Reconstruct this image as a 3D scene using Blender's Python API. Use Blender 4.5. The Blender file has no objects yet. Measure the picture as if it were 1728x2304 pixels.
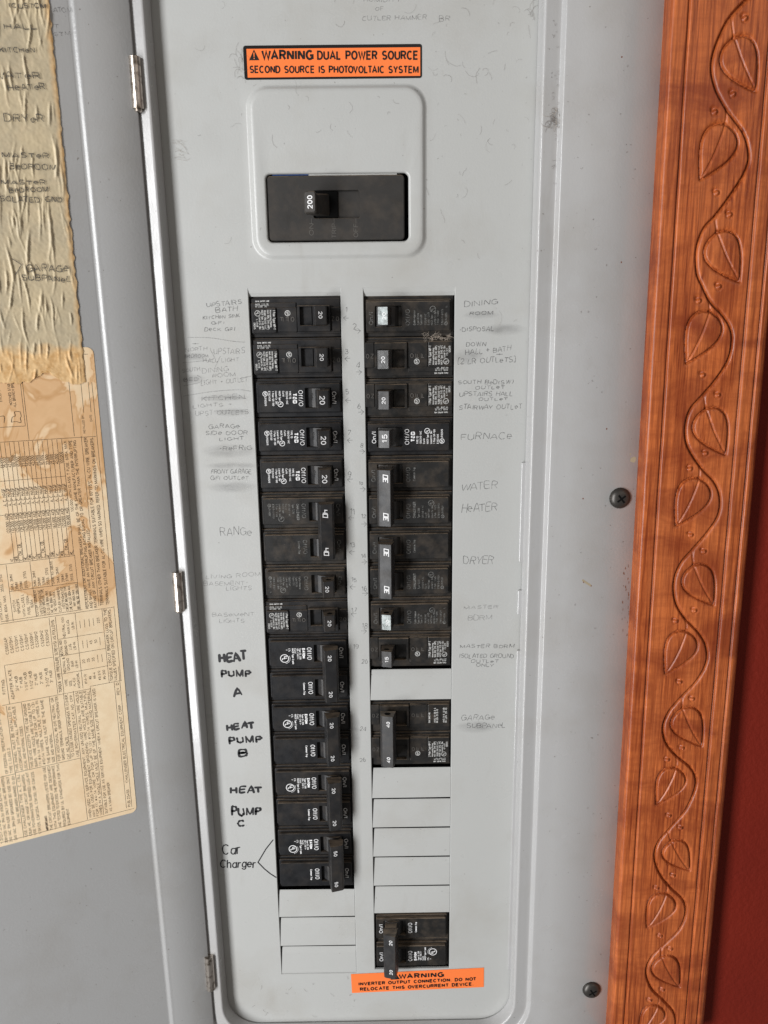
import bpy, math, random
import numpy as np
from mathutils import Vector, Matrix

# ------------------------------------------------------------------ camera, light, exposure
F_PX, PW, PH = 1730.0, 1728.0, 2304.0
CAM = np.array([81.404, -505.216, -24.827])            # millimetres; panel face is the plane Y = 0
A_, B_, C_ = 0.2253, -0.0059, -0.0136
Rx = np.array([[1, 0, 0], [0, math.cos(A_), -math.sin(A_)], [0, math.sin(A_), math.cos(A_)]])
Ry = np.array([[math.cos(B_), 0, math.sin(B_)], [0, 1, 0], [-math.sin(B_), 0, math.cos(B_)]])
Rz = np.array([[math.cos(C_), -math.sin(C_), 0], [math.sin(C_), math.cos(C_), 0], [0, 0, 1]])
RCV = Rz @ Ry @ Rx @ np.array([[1, 0, 0], [0, 0, -1], [0, 1, 0]])

sc = bpy.context.scene
COL = sc.collection
cd = bpy.data.cameras.new('camera')
cd.sensor_fit = 'VERTICAL'; cd.sensor_height = 36.0; cd.lens = 36.0 * F_PX / PH
cd.clip_start = 0.02; cd.clip_end = 50
cam = bpy.data.objects.new('camera', cd); COL.objects.link(cam)
Mw = Matrix.Identity(4)
for i in range(3):
    Mw[i][0] = RCV[0][i]; Mw[i][1] = -RCV[1][i]; Mw[i][2] = -RCV[2][i]; Mw[i][3] = CAM[i] / 1000
cam.matrix_world = Mw
sc.camera = cam

world = bpy.data.worlds.new("World"); sc.world = world; world.use_nodes = True
wb = world.node_tree.nodes['Background']
wb.inputs[0].default_value = (1.0, 0.97, 0.94, 1); wb.inputs[1].default_value = 0.15

def area(name, loc, target, sx, sy, power, col):
    l = bpy.data.lights.new(name, 'AREA'); l.shape = 'RECTANGLE'; l.size = sx; l.size_y = sy
    l.energy = power; l.color = col
    o = bpy.data.objects.new(name, l); COL.objects.link(o); o.location = loc
    o.rotation_euler = (Vector(target) - Vector(loc)).to_track_quat('-Z', 'Y').to_euler()
    return o
area('window_light', (-1.02, -1.22, -0.30), (0.08, 0, -0.2), 0.42, 1.8, 42.5, (0.985, 0.99, 1.0))
area('room_light', (0.9, -1.7, 0.9), (0.1, 0, -0.2), 1.4, 1.2, 4.2, (1.0, 0.87, 0.75))
sc.view_settings.view_transform = 'Standard'; sc.view_settings.look = 'None'
sc.view_settings.exposure = 0.0; sc.view_settings.gamma = 1.0

rnd = random.Random(7)

# ------------------------------------------------------------------ measuring helpers
def ray(px, py):
    v = RCV.T @ np.array([(px - PW / 2) / F_PX, (py - PH / 2) / F_PX, 1.0])
    return v / np.linalg.norm(v)
def U(px, py, d=0.0):
    """pixel of the photograph -> (x, z) in mm on the plane d mm in front of the dead front"""
    v = ray(px, py); t = (-d - CAM[1]) / v[1]
    return CAM[0] + t * v[0], CAM[2] + t * v[2]
def W(x, z, d):
    return (x, -d, z)
REG = dict(a=(0, 860, 3.95), b=(0, 1240, 3.456), c=(0, 1500, 3.456), d=(0, 1700, 6.9125), e=(0, 1180, 6.9125),
           f=(0, 1420, 6.9125), g=(400, 640, 3.95), h=(780, 640, 3.95), i=(400, 1000, 3.95), j=(780, 1000, 3.95),
           k=(440, 1360, 3.95), l=(780, 1360, 3.95), m=(440, 1700, 3.95), n=(780, 1840, 3.95), o=(380, 640, 5.53),
           q=(500, 0, 2.88), p=(0, 0, 2.88), r=(0, 500, 3.95))
def S(reg, x, y):
    X, Y, s = REG[reg]
    return X + x / s, Y + y / s

# ------------------------------------------------------------------ materials
def mat(name, base, rough=0.5, metal=0.0, spec=0.5, coat=0.0, coat_rough=0.1):
    m = bpy.data.materials.new(name); m.use_nodes = True
    b = m.node_tree.nodes['Principled BSDF']
    b.inputs['Base Color'].default_value = (*base, 1); b.inputs['Roughness'].default_value = rough
    b.inputs['Metallic'].default_value = metal; b.inputs['Specular IOR Level'].default_value = spec
    b.inputs['Coat Weight'].default_value = coat; b.inputs['Coat Roughness'].default_value = coat_rough
    return m
class NT:
    def __init__(s, m):
        s.t = m.node_tree; s.b = s.t.nodes['Principled BSDF']
        s.tc = s.n('ShaderNodeTexCoord')
    def n(s, typ, **kw):
        o = s.t.nodes.new(typ)
        for k, v in kw.items(): setattr(o, k, v)
        return o
    def l(s, a, b): s.t.links.new(a, b)
    def mapped(s, scale):
        mp = s.n('ShaderNodeMapping'); s.l(s.tc.outputs['Object'], mp.inputs[0])
        mp.inputs['Scale'].default_value = scale; return mp.outputs[0]
    def noise(s, vec, scale, detail=4, rough=0.5, dist=0.0):
        o = s.n('ShaderNodeTexNoise'); s.l(vec, o.inputs['Vector'])
        o.inputs['Scale'].default_value = scale; o.inputs['Detail'].default_value = detail
        o.inputs['Roughness'].default_value = rough; o.inputs['Distortion'].default_value = dist
        return o.outputs[0]
    def ramp(s, fac, stops):
        o = s.n('ShaderNodeValToRGB'); s.l(fac, o.inputs[0]); e = o.color_ramp.elements
        while len(e) > 1: e.remove(e[-1])
        e[0].position = stops[0][0]; e[0].color = (*stops[0][1], 1) if len(stops[0][1]) == 3 else stops[0][1]
        for p, c in stops[1:]:
            k = e.new(p); k.color = (*c, 1)
        return o.outputs[0]
    def val(s, fac, a, b, c=0.0, d=1.0):
        o = s.n('ShaderNodeMapRange'); s.l(fac, o.inputs[0]); o.clamp = True
        for i, v in enumerate((a, b, c, d)): o.inputs[1 + i].default_value = v
        return o.outputs[0]
    def mix(s, fac, a, b):
        o = s.n('ShaderNodeMix'); o.data_type = 'RGBA'
        if isinstance(fac, float): o.inputs[0].default_value = fac
        else: s.l(fac, o.inputs[0])
        for i, v in ((6, a), (7, b)):
            if isinstance(v, tuple): o.inputs[i].default_value = (*v, 1)
            else: s.l(v, o.inputs[i])
        return o.outputs[2]
    def math(s, op, a, b=None):
        o = s.n('ShaderNodeMath', operation=op)
        for i, v in ((0, a), (1, b)):
            if v is None: continue
            if isinstance(v, (int, float)): o.inputs[i].default_value = v
            else: s.l(v, o.inputs[i])
        return o.outputs[0]
    def bump(s, h, strength, dist):
        o = s.n('ShaderNodeBump'); s.l(h, o.inputs['Height'])
        o.inputs['Strength'].default_value = strength; o.inputs['Distance'].default_value = dist
        s.l(o.outputs[0], s.b.inputs['Normal']); return o
    def upness(s):
        g = s.n('ShaderNodeNewGeometry'); x = s.n('ShaderNodeSeparateXYZ'); s.l(g.outputs['Normal'], x.inputs[0])
        return x.outputs[2]

def paint(name, base, rough=0.29, spec=0.5):
    """old grey enamel: faint orange peel, grime and pin specks"""
    m = mat(name, base, rough, spec=spec); n = NT(m)
    v = n.mapped((1, 1, 1))
    grime = n.val(n.noise(v, 16, 6, 0.6), 0.50, 0.78)
    smear = n.val(n.noise(n.mapped((1, 1, 0.35)), 45, 5, 0.65, 0.6), 0.60, 0.82)
    col = n.mix(n.math('MULTIPLY', grime, 0.36), base, tuple(c * f for c, f in zip(base, (0.72, 0.66, 0.58))))
    col = n.mix(n.math('MULTIPLY', smear, 0.22), col, tuple(c * f for c, f in zip(base, (0.6, 0.53, 0.45))))
    spk = n.val(n.noise(v, 420, 2, 0.5), 0.735, 0.77)
    col = n.mix(n.math('MULTIPLY', spk, 0.55), col, (0.10, 0.08, 0.06))
    n.l(col, n.b.inputs['Base Color'])
    n.l(n.val(n.noise(v, 30, 4), 0.3, 0.7, rough - 0.05, rough + 0.12), n.b.inputs['Roughness'])
    peel = n.noise(v, 700, 3, 0.5)
    n.bump(peel, 0.10, 0.0006)
    return m
M = {}
M['dead'] = paint('dead_front_enamel', (0.442, 0.447, 0.434))
M['trim'] = paint('cover_enamel', (0.412, 0.410, 0.407), 0.18)
M['door'] = paint('door_enamel', (0.357, 0.357, 0.354), 0.22)

def plastic(name, base, dust=1.0, rough=0.42, dustcol=(0.15, 0.115, 0.083), spec=.3):
    m = mat(name, base, rough, spec=spec); n = NT(m)
    v = n.mapped((1, 1, 1))
    up = n.val(n.upness(), 0.15, 0.85)
    nz = n.val(n.noise(n.mapped((0.35, 1, 1)), 260, 5, 0.65), 0.30, 0.60)
    haze = n.val(n.noise(v, 70, 6, 0.65), 0.46, 0.80)
    fac = n.math('MULTIPLY', n.math('MULTIPLY', up, nz), 0.85 * dust)
    fac = n.math('MAXIMUM', fac, n.math('MULTIPLY', haze, 0.20 * dust))
    scr = n.val(n.noise(n.mapped((1, 1, 6)), 500, 3, 0.6), 0.70, 0.76)
    fac = n.math('MAXIMUM', fac, n.math('MULTIPLY', scr, 0.35 * dust))
    n.l(n.mix(fac, base, dustcol), n.b.inputs['Base Color'])
    n.l(n.val(n.noise(v, 130, 5, 0.6), 0.3, 0.75, rough - 0.1, rough + 0.22), n.b.inputs['Roughness'])
    n.bump(n.noise(v, 1500, 3, 0.5), 0.12, 0.0003)
    return m
M['black'] = plastic('black_phenolic', (0.012, 0.012, 0.013), 1.0)
M['black_dusty'] = plastic('black_phenolic_dusty', (0.014, 0.0135, 0.013), 1.9)
M['black_clean'] = plastic('black_phenolic_clean', (0.010, 0.0105, 0.012), 0.6)
M['handle'] = plastic('handle_plastic', (0.016, 0.016, 0.017), 1.2, 0.40, spec=.5)
M['handle_worn'] = plastic('handle_worn', (0.05, 0.05, 0.05), 1.4, 0.26, (0.20, 0.20, 0.195), spec=.5)  # paler copy of the handle plastic, window reflection put into its colour
M['main'] = plastic('main_breaker_plastic', (0.030, 0.028, 0.026), 1.2, 0.5)
M['moulding'] = mat('pale_moulding', (0.09, 0.083, 0.075), .45)  # paler than the cases, so the raised letters stand out
M['void'] = mat('dark_interior', (0.004, 0.004, 0.004), 0.9, spec=.1)

M['lit_foil'] = mat('rubbed_foil_glare', (0.42, 0.46, 0.45), 0.3, .3); n = NT(M['lit_foil'])  # rubbed foil, with the window's glare put into its pale colour
n.l(n.mix(n.val(n.noise(n.mapped((1, 1, 1)), 230, 6, .7), .44, .66), (0.30, 0.33, 0.325), (0.06, 0.065, 0.065)), n.b.inputs['Base Color'])
def printed(name, base, wear=0.35, scale=900, lo=0.40, hi=0.62, top=1.0):
    m = mat(name, base, 0.6); n = NT(m)
    f = n.val(n.noise(n.mapped((1, 1, 1)), scale, 4, 0.6), lo, hi, (1.0 - wear) * top, top)
    n.l(f, n.b.inputs['Alpha']); return m
M['ink_white'] = printed('white_print', (0.62, 0.62, 0.60), 0.35)
M['ink_hot'] = printed('fresh_white_print', (0.8, 0.8, 0.8), 0.05)
M['ink_dim'] = printed('faded_print', (0.20, 0.20, 0.19), 0.7)
M['pencil'] = printed('pencil', (0.12, 0.12, 0.12), 0.7, 2600, 0.40, 0.60, .72)
M['pencil_dark'] = printed('pencil_on_tape', (0.07, 0.065, 0.06), 0.4, 1500, 0.40, 0.60, .9)
M['pencil_faint'] = printed('faint_pencil', (0.17, 0.165, 0.165), 0.8, 2200, 0.42, 0.66, .62)
M['marker'] = mat('marker_ink', (0.012, 0.012, 0.014), 0.45)
M['ink_black'] = mat('black_print', (0.012, 0.010, 0.010), 0.35)
M['ink_label'] = printed('label_print', (0.045, 0.028, 0.018), 0.25, 700)
M['nickel'] = mat('hinge_metal', (0.50, 0.45, 0.40), 0.30, 0.9)
M['screw'] = mat('screw_steel', (0.06, 0.055, 0.05), 0.38, 0.6)
M['lint'] = mat('lint', (0.16, 0.13, 0.11), 0.9)
M['lint_pale'] = mat('pale_lint', (0.42, 0.36, 0.30), 0.9)
n = NT(M['nickel']); n.bump(n.noise(n.mapped((1, 1, 0.3)), 900, 3), 0.25, 0.0003)
n.l(n.mix(n.val(n.noise(n.mapped((1, 1, 1)), 260, 4), 0.5, 0.7), (0.52, 0.47, 0.42), (0.16, 0.13, 0.10)), n.b.inputs['Base Color'])

M['orange'] = mat('orange_sticker', (0.95, 0.21, 0.05), 0.30, coat=0.5, coat_rough=.12)
M['gloss_black'] = mat('sticker_black', (0.012, 0.011, 0.011), 0.16, coat=0.5, coat_rough=0.05)

# ------------------------------------------------------------------ mesh helpers
class MB:
    def __init__(s): s.v = []; s.f = []
    def add(s, vs, fs):
        o = len(s.v); s.v.extend(vs); s.f.extend(tuple(i + o for i in f) for f in fs)
    def build(s, name, m, parent=None, smooth=False, **props):
        me = bpy.data.meshes.new(name)
        a = np.array(s.v, dtype=float) / 1000.0
        me.from_pydata(a.tolist(), [], s.f); me.update()
        if smooth:
            me.polygons.foreach_set('use_smooth', [True] * len(me.polygons))
        if isinstance(m, str): m = M[m]
        me.materials.append(m)
        o = bpy.data.objects.new(name, me); COL.objects.link(o)
        if parent is not None: adopt(o, parent)
        for k, v in props.items(): o[k] = v
        return o
ORIG = {}
def adopt(o, parent):
    o.parent = parent
    o.matrix_parent_inverse = Matrix.Translation(-Vector(ORIG.get(parent.name, (0, 0, 0))))
def thing(name, loc_mm, label, cat, group=None):
    o = bpy.data.objects.new(name, None); COL.objects.link(o); o.empty_display_size = 0.01
    p = tuple(c / 1000 for c in loc_mm); o.location = p; ORIG[o.name] = p
    o['label'] = label; o['category'] = cat
    if group: o['group'] = group
    return o
def sheet(quads): pass
def loops(mb, L, close_first=False, close_last=True, flip=False):
    """bridge successive closed loops of equal length (lists of 3D points)"""
    n = len(L[0]); base = len(mb.v)
    for lp in L: mb.v.extend(lp)
    for i in range(len(L) - 1):
        for k in range(n):
            a = base + i * n + k; b = base + i * n + (k + 1) % n
            q = (a, b, b + n, a + n)
            mb.f.append(q if not flip else q[::-1])
    if close_last: mb.f.append(tuple(base + (len(L) - 1) * n + k for k in range(n)))
    if close_first: mb.f.append(tuple(base + k for k in range(n))[::-1])
def rr(x0, x1, z0, z1, r, n=6):
    """rounded rectangle, counter-clockwise seen from the front (x right, z up); z0<z1"""
    pts = []
    for cx, cz, a0 in ((x1 - r, z0 + r, -90), (x1 - r, z1 - r, 0), (x0 + r, z1 - r, 90), (x0 + r, z0 + r, 180)):
        for k in range(n + 1):
            a = math.radians(a0 + 90 * k / n); pts.append((cx + r * math.cos(a), cz + r * math.sin(a)))
    return pts
def lift(pts, d): return [W(x, z, d) for x, z in pts]
def rrbox(mb, x0, x1, z0, z1, d0, d1, r=0.6, c=0.4, n=2):
    L = [lift(rr(x0, x1, z0, z1, r, n), d0), lift(rr(x0, x1, z0, z1, r, n), d1 - c),
         lift(rr(x0 + c * .3, x1 - c * .3, z0 + c * .3, z1 - c * .3, max(r - c * .3, .05), n), d1 - c * .35),
         lift(rr(x0 + c, x1 - c, z0 + c, z1 - c, max(r - c, .05), n), d1)]
    loops(mb, L)
def rrhole(mb, o, h, d0, d1, dh, r=0.6, rh=0.5, c=0.4, n=2, floor=True):
    x0, x1, z0, z1 = o; a0, a1, b0, b1 = h
    L = [lift(rr(x0, x1, z0, z1, r, n), d0), lift(rr(x0, x1, z0, z1, r, n), d1 - c),
         lift(rr(x0 + c, x1 - c, z0 + c, z1 - c, max(r - c, .05), n), d1),
         lift(rr(a0 - .25, a1 + .25, b0 - .25, b1 + .25, rh, n), d1),
         lift(rr(a0, a1, b0, b1, rh, n), d1 - .3), lift(rr(a0, a1, b0, b1, rh, n), dh)]
    loops(mb, L, close_last=floor)
def extr(mb, poly, z0, z1, tf):
    """profile poly [(x,d)...] extruded along z; tf maps (x,z,d) to world mm"""
    n = len(poly); base = len(mb.v)
    for z in (z0, z1):
        for x, d in poly: mb.v.append(tf(x, z, d))
    for k in range(n):
        a, b = base + k, base + (k + 1) % n
        mb.f.append((a, b, b + n, a + n))
    mb.f.append(tuple(base + k for k in range(n))[::-1]); mb.f.append(tuple(base + n + k for k in range(n)))

# ------------------------------------------------------------------ stroke alphabet
def arc(cx, cy, rx, ry, a0, a1, n=None):
    n = n or max(3, int(abs(a1 - a0) / 24))
    return [(cx + rx * math.cos(math.radians(a0 + (a1 - a0) * k / n)), cy + ry * math.sin(math.radians(a0 + (a1 - a0) * k / n))) for k in range(n + 1)]
G = {
 'A': (.70, [[(0, 0), (.35, 1), (.70, 0)], [(.12, .32), (.58, .32)]]),
 'B': (.60, [[(0, .53), (.34, .53)] + arc(.34, .765, .22, .235, -90, 90)[1:] + [(0, 1), (0, 0), (.36, 0)] + arc(.36, .265, .24, .265, -90, 90)[1:] + [(.2, .53)]]),
 'C': (.66, [arc(.35, .5, .35, .5, 48, 312, 14)]),
 'D': (.64, [[(0, 0), (0, 1), (.28, 1)] + arc(.28, .5, .36, .5, 90, -90, 9)[1:] + [(0, 0)]]),
 'E': (.54, [[(.54, 1), (0, 1), (0, 0), (.54, 0)], [(0, .53), (.48, .53)]]),
 'F': (.50, [[(.50, 1), (0, 1), (0, 0)], [(0, .52), (.44, .52)]]),
 'G': (.70, [arc(.36, .5, .36, .5, 48, 335, 14) + [(.70, .46), (.40, .46)], [(.70, .46), (.70, 0)]]),
 'H': (.62, [[(0, 0), (0, 1)], [(.62, 0), (.62, 1)], [(0, .52), (.62, .52)]]),
 'I': (.06, [[(.03, 0), (.03, 1)]]),
 'J': (.45, [[(.45, 1), (.45, .22)] + arc(.225, .22, .225, .22, 0, -180, 6)[1:] + [(0, .3)]]),
 'K': (.60, [[(0, 0), (0, 1)], [(.56, 1), (0, .38)], [(.2, .58), (.60, 0)]]),
 'L': (.48, [[(0, 1), (0, 0), (.48, 0)]]),
 'M': (.76, [[(0, 0), (0, 1)], [(.76, 1), (.76, 0)], [(.03, .98), (.38, .12), (.73, .98)]]),
 'N': (.62, [[(0, 0), (0, 1)], [(.62, 0), (.62, 1)], [(.04, .97), (.58, .03)]]),
 'O': (.72, [arc(.36, .5, .36, .5, 90, 450, 18)]),
 'P': (.56, [[(0, 0), (0, 1), (.32, 1)] + arc(.32, .74, .25, .26, 90, -90, 7)[1:] + [(0, .48)]]),
 'Q': (.72, [arc(.36, .5, .36, .5, 90, 450, 18), [(.42, .25), (.72, -.04)]]),
 'R': (.60, [[(0, 0), (0, 1), (.34, 1)] + arc(.34, .755, .245, .245, 90, -90, 7)[1:] + [(0, .51)], [(.32, .50), (.58, 0)]]),
 'S': (.58, [arc(.29, .745, .26, .255, 35, 270, 10) + arc(.29, .245, .29, .245, 90, -150, 10)[1:]]),
 'T': (.60, [[(0, 1), (.60, 1)], [(.30, 1), (.30, 0)]]),
 'U': (.62, [[(0, 1), (0, .3)] + arc(.31, .3, .31, .3, 180, 360, 9)[1:] + [(.62, 1)]]),
 'V': (.64, [[(0, 1), (.32, 0), (.64, 1)]]),
 'W': (.92, [[(0, 1), (.23, 0), (.46, .92), (.69, 0), (.92, 1)]]),
 'X': (.62, [[(0, 1), (.62, 0)], [(0, 0), (.62, 1)]]),
 'Y': (.62, [[(0, 1), (.31, .45), (.62, 1)], [(.31, .45), (.31, 0)]]),
 'Z': (.58, [[(0, 1), (.58, 1), (0, 0), (.58, 0)]]),
 '0': (.52, [arc(.26, .5, .26, .5, 90, 450, 16)]),
 '1': (.30, [[(.02, .78), (.24, 1), (.24, 0)]]),
 '2': (.52, [arc(.26, .72, .25, .28, 170, -30, 9) + [(0, 0), (.52, 0)]]),
 '3': (.52, [arc(.25, .755, .23, .245, 150, -80, 9) + arc(.25, .26, .27, .26, 85, -155, 9)]),
 '4': (.56, [[(.42, 0), (.42, 1), (0, .3), (.56, .3)]]),
 '5': (.52, [[(.48, 1), (.09, 1), (.03, .5)] + arc(.25, .32, .27, .32, 130, -150, 11)]),
 '6': (.52, [arc(.30, .5, .28, .5, 70, 180, 6) + arc(.26, .31, .26, .31, 180, 540, 14)]),
 '7': (.50, [[(0, 1), (.50, 1), (.16, 0)]]),
 '8': (.52, [arc(.26, .755, .22, .245, -90, 270, 12), arc(.26, .255, .26, .255, 90, 450, 12)]),
 '9': (.52, [arc(.26, .69, .26, .31, 0, 360, 14) + arc(.22, .5, .30, .5, 0, -110, 6)]),
 'a': (.48, [arc(.24, .34, .24, .34, 60, 360, 11), [(.48, .70), (.48, 0)]]),
 'b': (.48, [[(0, 1), (0, 0)], arc(.24, .34, .24, .34, -180, 180, 12)]),
 'c': (.44, [arc(.24, .34, .24, .34, 48, 312, 10)]),
 'd': (.48, [[(.48, 1), (.48, 0)], arc(.24, .34, .24, .34, 0, 360, 12)]),
 'e': (.48, [[(0.01, .36), (.48, .36)] + arc(.24, .34, .24, .34, 4, 310, 11)]),
 'f': (.32, [[(.12, 0), (.12, .78)] + arc(.30, .78, .18, .2, 180, 95, 4)[1:], [(0, .68), (.30, .68)]]),
 'g': (.48, [arc(.24, .34, .24, .34, 0, 360, 12), [(.48, .68), (.48, -.08)] + arc(.25, -.08, .23, .2, 0, -150, 6)[1:]]),
 'h': (.46, [[(0, 1), (0, 0)], [(0, .42)] + arc(.23, .43, .23, .25, 180, 0, 7) + [(.46, 0)]]),
 'i': (.06, [[(.03, 0), (.03, .68)], [(.03, .88), (.03, 1)]]),
 'k': (.44, [[(0, 0), (0, 1)], [(.40, .68), (0, .26)], [(.15, .40), (.44, 0)]]),
 'l': (.06, [[(.03, 0), (.03, 1)]]),
 'm': (.76, [[(0, 0), (0, .68)], [(0, .45)] + arc(.19, .48, .19, .2, 180, 0, 6) + [(.38, 0)], [(.38, .45)] + arc(.57, .48, .19, .2, 180, 0, 6) + [(.76, 0)]]),
 'n': (.46, [[(0, 0), (0, .68)], [(0, .42)] + arc(.23, .43, .23, .25, 180, 0, 7) + [(.46, 0)]]),
 'o': (.50, [arc(.25, .34, .25, .34, 90, 450, 13)]),
 'p': (.48, [[(0, .68), (0, -.28)], arc(.24, .34, .24, .34, -180, 180, 12)]),
 'r': (.30, [[(0, 0), (0, .68)], [(0, .40)] + arc(.24, .42, .24, .26, 180, 75, 4)]),
 's': (.40, [arc(.20, .50, .18, .18, 35, 270, 7) + arc(.20, .17, .20, .17, 90, -150, 7)[1:]]),
 't': (.30, [[(.13, .92), (.13, .14)] + arc(.27, .14, .14, .14, 180, 270, 3)[1:], [(0, .68), (.28, .68)]]),
 'u': (.46, [[(0, .68), (0, .25)] + arc(.23, .25, .23, .25, 180, 360, 7)[1:] + [(.46, .68)], [(.46, .68), (.46, 0)]]),
 'y': (.46, [[(0, .68), (.23, 0)], [(.46, .68), (.14, -.28), (0, -.28)]]),
 '/': (.36, [[(0, -.05), (.36, 1.05)]]), '-': (.30, [[(.02, .42), (.28, .42)]]), '_': (.40, [[(0, -.1), (.40, -.1)]]),
 '.': (.08, [[(.04, 0), (.04, .09)]]), ',': (.08, [[(.05, .08), (.0, -.16)]]), ':': (.08, [[(.04, .02), (.04, .12)], [(.04, .52), (.04, .62)]]),
 '"': (.22, [[(.04, 1), (.04, .75)], [(.18, 1), (.18, .75)]]), "'": (.08, [[(.04, 1), (.04, .75)]]),
 '+': (.52, [[(0, .48), (.52, .48)], [(.26, .76), (.26, .2)]]), '(': (.22, [arc(.42, .5, .40, .62, 130, 230, 6)]),
 ')': (.22, [arc(-.20, .5, .40, .62, 50, -50, 6)]), '[': (.22, [[(.22, 1.05), (0, 1.05), (0, -.1), (.22, -.1)]]),
 ']': (.22, [[(0, 1.05), (.22, 1.05), (.22, -.1), (0, -.1)]]),
 '#': (.56, [[(.12, 0), (.24, 1)], [(.36, 0), (.48, 1)], [(0, .33), (.52, .33)], [(.06, .67), (.56, .67)]]),
 '&': (.62, [[(.62, 0), (.16, .66)] + arc(.28, .8, .15, .18, 220, -60, 7) + [(.05, .36)] + arc(.24, .24, .24, .24, 150, 330, 6) + [(.58, .5)]]),
 '~': (.44, [[(0, .42), (.11, .52), (.22, .45), (.33, .38), (.44, .5)]]), '*': (.3, [[(.15, .9), (.15, .55)], [(0, .8), (.3, .65)], [(0, .65), (.3, .8)]]),
 '°': (.24, [arc(.12, .86, .11, .12, 0, 360, 8)]),
}
def smooth_poly(pts, sub=3):
    if len(pts) < 3: return pts
    P = [pts[0]] + list(pts) + [pts[-1]]; out = []
    for i in range(1, len(P) - 2):
        p0, p1, p2, p3 = P[i - 1], P[i], P[i + 1], P[i + 2]
        for k in range(sub):
            t = k / sub
            out.append(tuple(.5 * (2 * p1[j] + (p2[j] - p0[j]) * t + (2 * p0[j] - 5 * p1[j] + 4 * p2[j] - p3[j]) * t * t + (3 * p1[j] - p0[j] - 3 * p2[j] + p3[j]) * t ** 3) for j in (0, 1)))
    out.append(tuple(pts[-1])); return out
def ribbon(mb, pts, hw, fr, off, cap=False, widths=None):
    """flat stroke in the frame fr=(O,e1,e2,n); pts in mm of that frame"""
    q = [pts[0]]
    for p in pts[1:]:
        if abs(p[0] - q[-1][0]) + abs(p[1] - q[-1][1]) > 1e-5: q.append(p)
    if len(q) < 2: return
    q = [np.array(p, float) for p in q]; n = len(q)
    dirs = [(q[i + 1] - q[i]) / np.linalg.norm(q[i + 1] - q[i]) for i in range(n - 1)]
    closed = np.linalg.norm(q[0] - q[-1]) < 1e-4
    Lp, Rp = [], []
    for i in range(n):
        a = dirs[i - 1] if i > 0 else (dirs[-1] if closed else dirs[0])
        b = dirs[i] if i < n - 1 else (dirs[0] if closed else dirs[-1])
        t = a + b; nt = np.linalg.norm(t); t = a if nt < 1e-6 else t / nt
        nn = np.array([-t[1], t[0]]); c = max(0.60, abs(float(np.dot(t, a))))
        h = hw * (widths[i] if widths else 1.0) / c
        Lp.append(q[i] + nn * h); Rp.append(q[i] - nn * h)
    O, e1, e2, nv = fr
    def T(p): return tuple(O[k] + e1[k] * p[0] + e2[k] * p[1] + nv[k] * off for k in range(3))
    base = len(mb.v)
    for a, b in zip(Lp, Rp): mb.v.append(T(a)); mb.v.append(T(b))
    for i in range(n - 1):
        k = base + 2 * i; mb.f.append((k, k + 1, k + 3, k + 2))
    if cap:
        for (c, dr, a, b) in ((q[0], -dirs[0], base + 1, base), (q[-1], dirs[-1], base + 2 * n - 2, base + 2 * n - 1)):
            nn = np.array([-dr[1], dr[0]]); ids = []
            hw2 = float(np.linalg.norm(np.array(Lp[0 if c is q[0] else -1]) - c))
            for k in range(1, 4):
                an = math.pi * k / 4
                ids.append(len(mb.v)); mb.v.append(T(c + nn * hw2 * math.cos(an) + dr * hw2 * math.sin(an)))
            mb.f.append((a, *ids, b))
SPC = .17
KERN = {'WA', 'AW', 'AT', 'TA', 'AV', 'VA', 'LT', 'PA', 'AY', 'YA', 'RT', 'OV', 'LY', 'TO', 'OT'}
def spc(w): return .11 + .95 * min(w, .3)
def layout(s, space=.30, w=.08):
    global SPC
    SPC = spc(w); x = 0; out = []
    prev = ''
    for ch in s:
        if prev + ch in KERN: x -= .13
        prev = ch
        if ch == ' ': x += space + SPC; continue
        g = G.get(ch)
        if g is None: g = G.get(ch.upper(), G['-'])
        out.append((x, g)); x += g[0] + SPC
    return out, max(x - SPC, .06)
def text(mb, s, fr, h, length=None, weight=.13, align='l', hand=0.0, slant=0.0, cap=False, lift_=0.12, step=0.006):
    """write s with its baseline start at fr[0]; h = cap height, length = total run, all mm"""
    lay, wd = layout(s, w=weight)
    w = weight * h
    sx = (length - w) / wd if length else h * .95
    if align == 'c': x_off = -(wd * sx) / 2
    elif align == 'r': x_off = -(wd * sx)
    else: x_off = w / 2
    j = 0
    for x, (gw, strokes) in lay:
        r = random.Random(hash((s, round(x, 3))) & 0xffff) if False else random.Random(int(x * 1000) * 31 + len(s) * 7 + sum(map(ord, s)))
        dy = r.uniform(-.09, .09) * hand; ks = 1 + r.uniform(-.14, .14) * hand; sl = slant + r.uniform(-.13, .13) * hand
        for st in strokes:
            pts = []
            for (px, py) in st:
                X = (x + px) * sx + x_off; Y = w / 2 + py * (h * ks - w) + dy * h
                if hand:
                    X += r.uniform(-.035, .035) * h * hand; Y += r.uniform(-.035, .035) * h * hand
                pts.append((X + sl * Y, Y))
            wds = None
            if hand:
                if len(pts) > 2 and (pts[0][0] - pts[-1][0]) ** 2 + (pts[0][1] - pts[-1][1]) ** 2 < (0.02 * h) ** 2: pts[-1] = (pts[-1][0] + .06 * h, pts[-1][1] + .05 * h)
                pts = smooth_poly(pts, 3)
                wds = [1 + .3 * math.sin(i * .7 + r.random() * .4 + x * 9) * min(1, hand) for i in range(len(pts))]
            ribbon(mb, pts, w / 2, fr, lift_ + (j % 7) * step, cap=cap, widths=wds); j += 1
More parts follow.
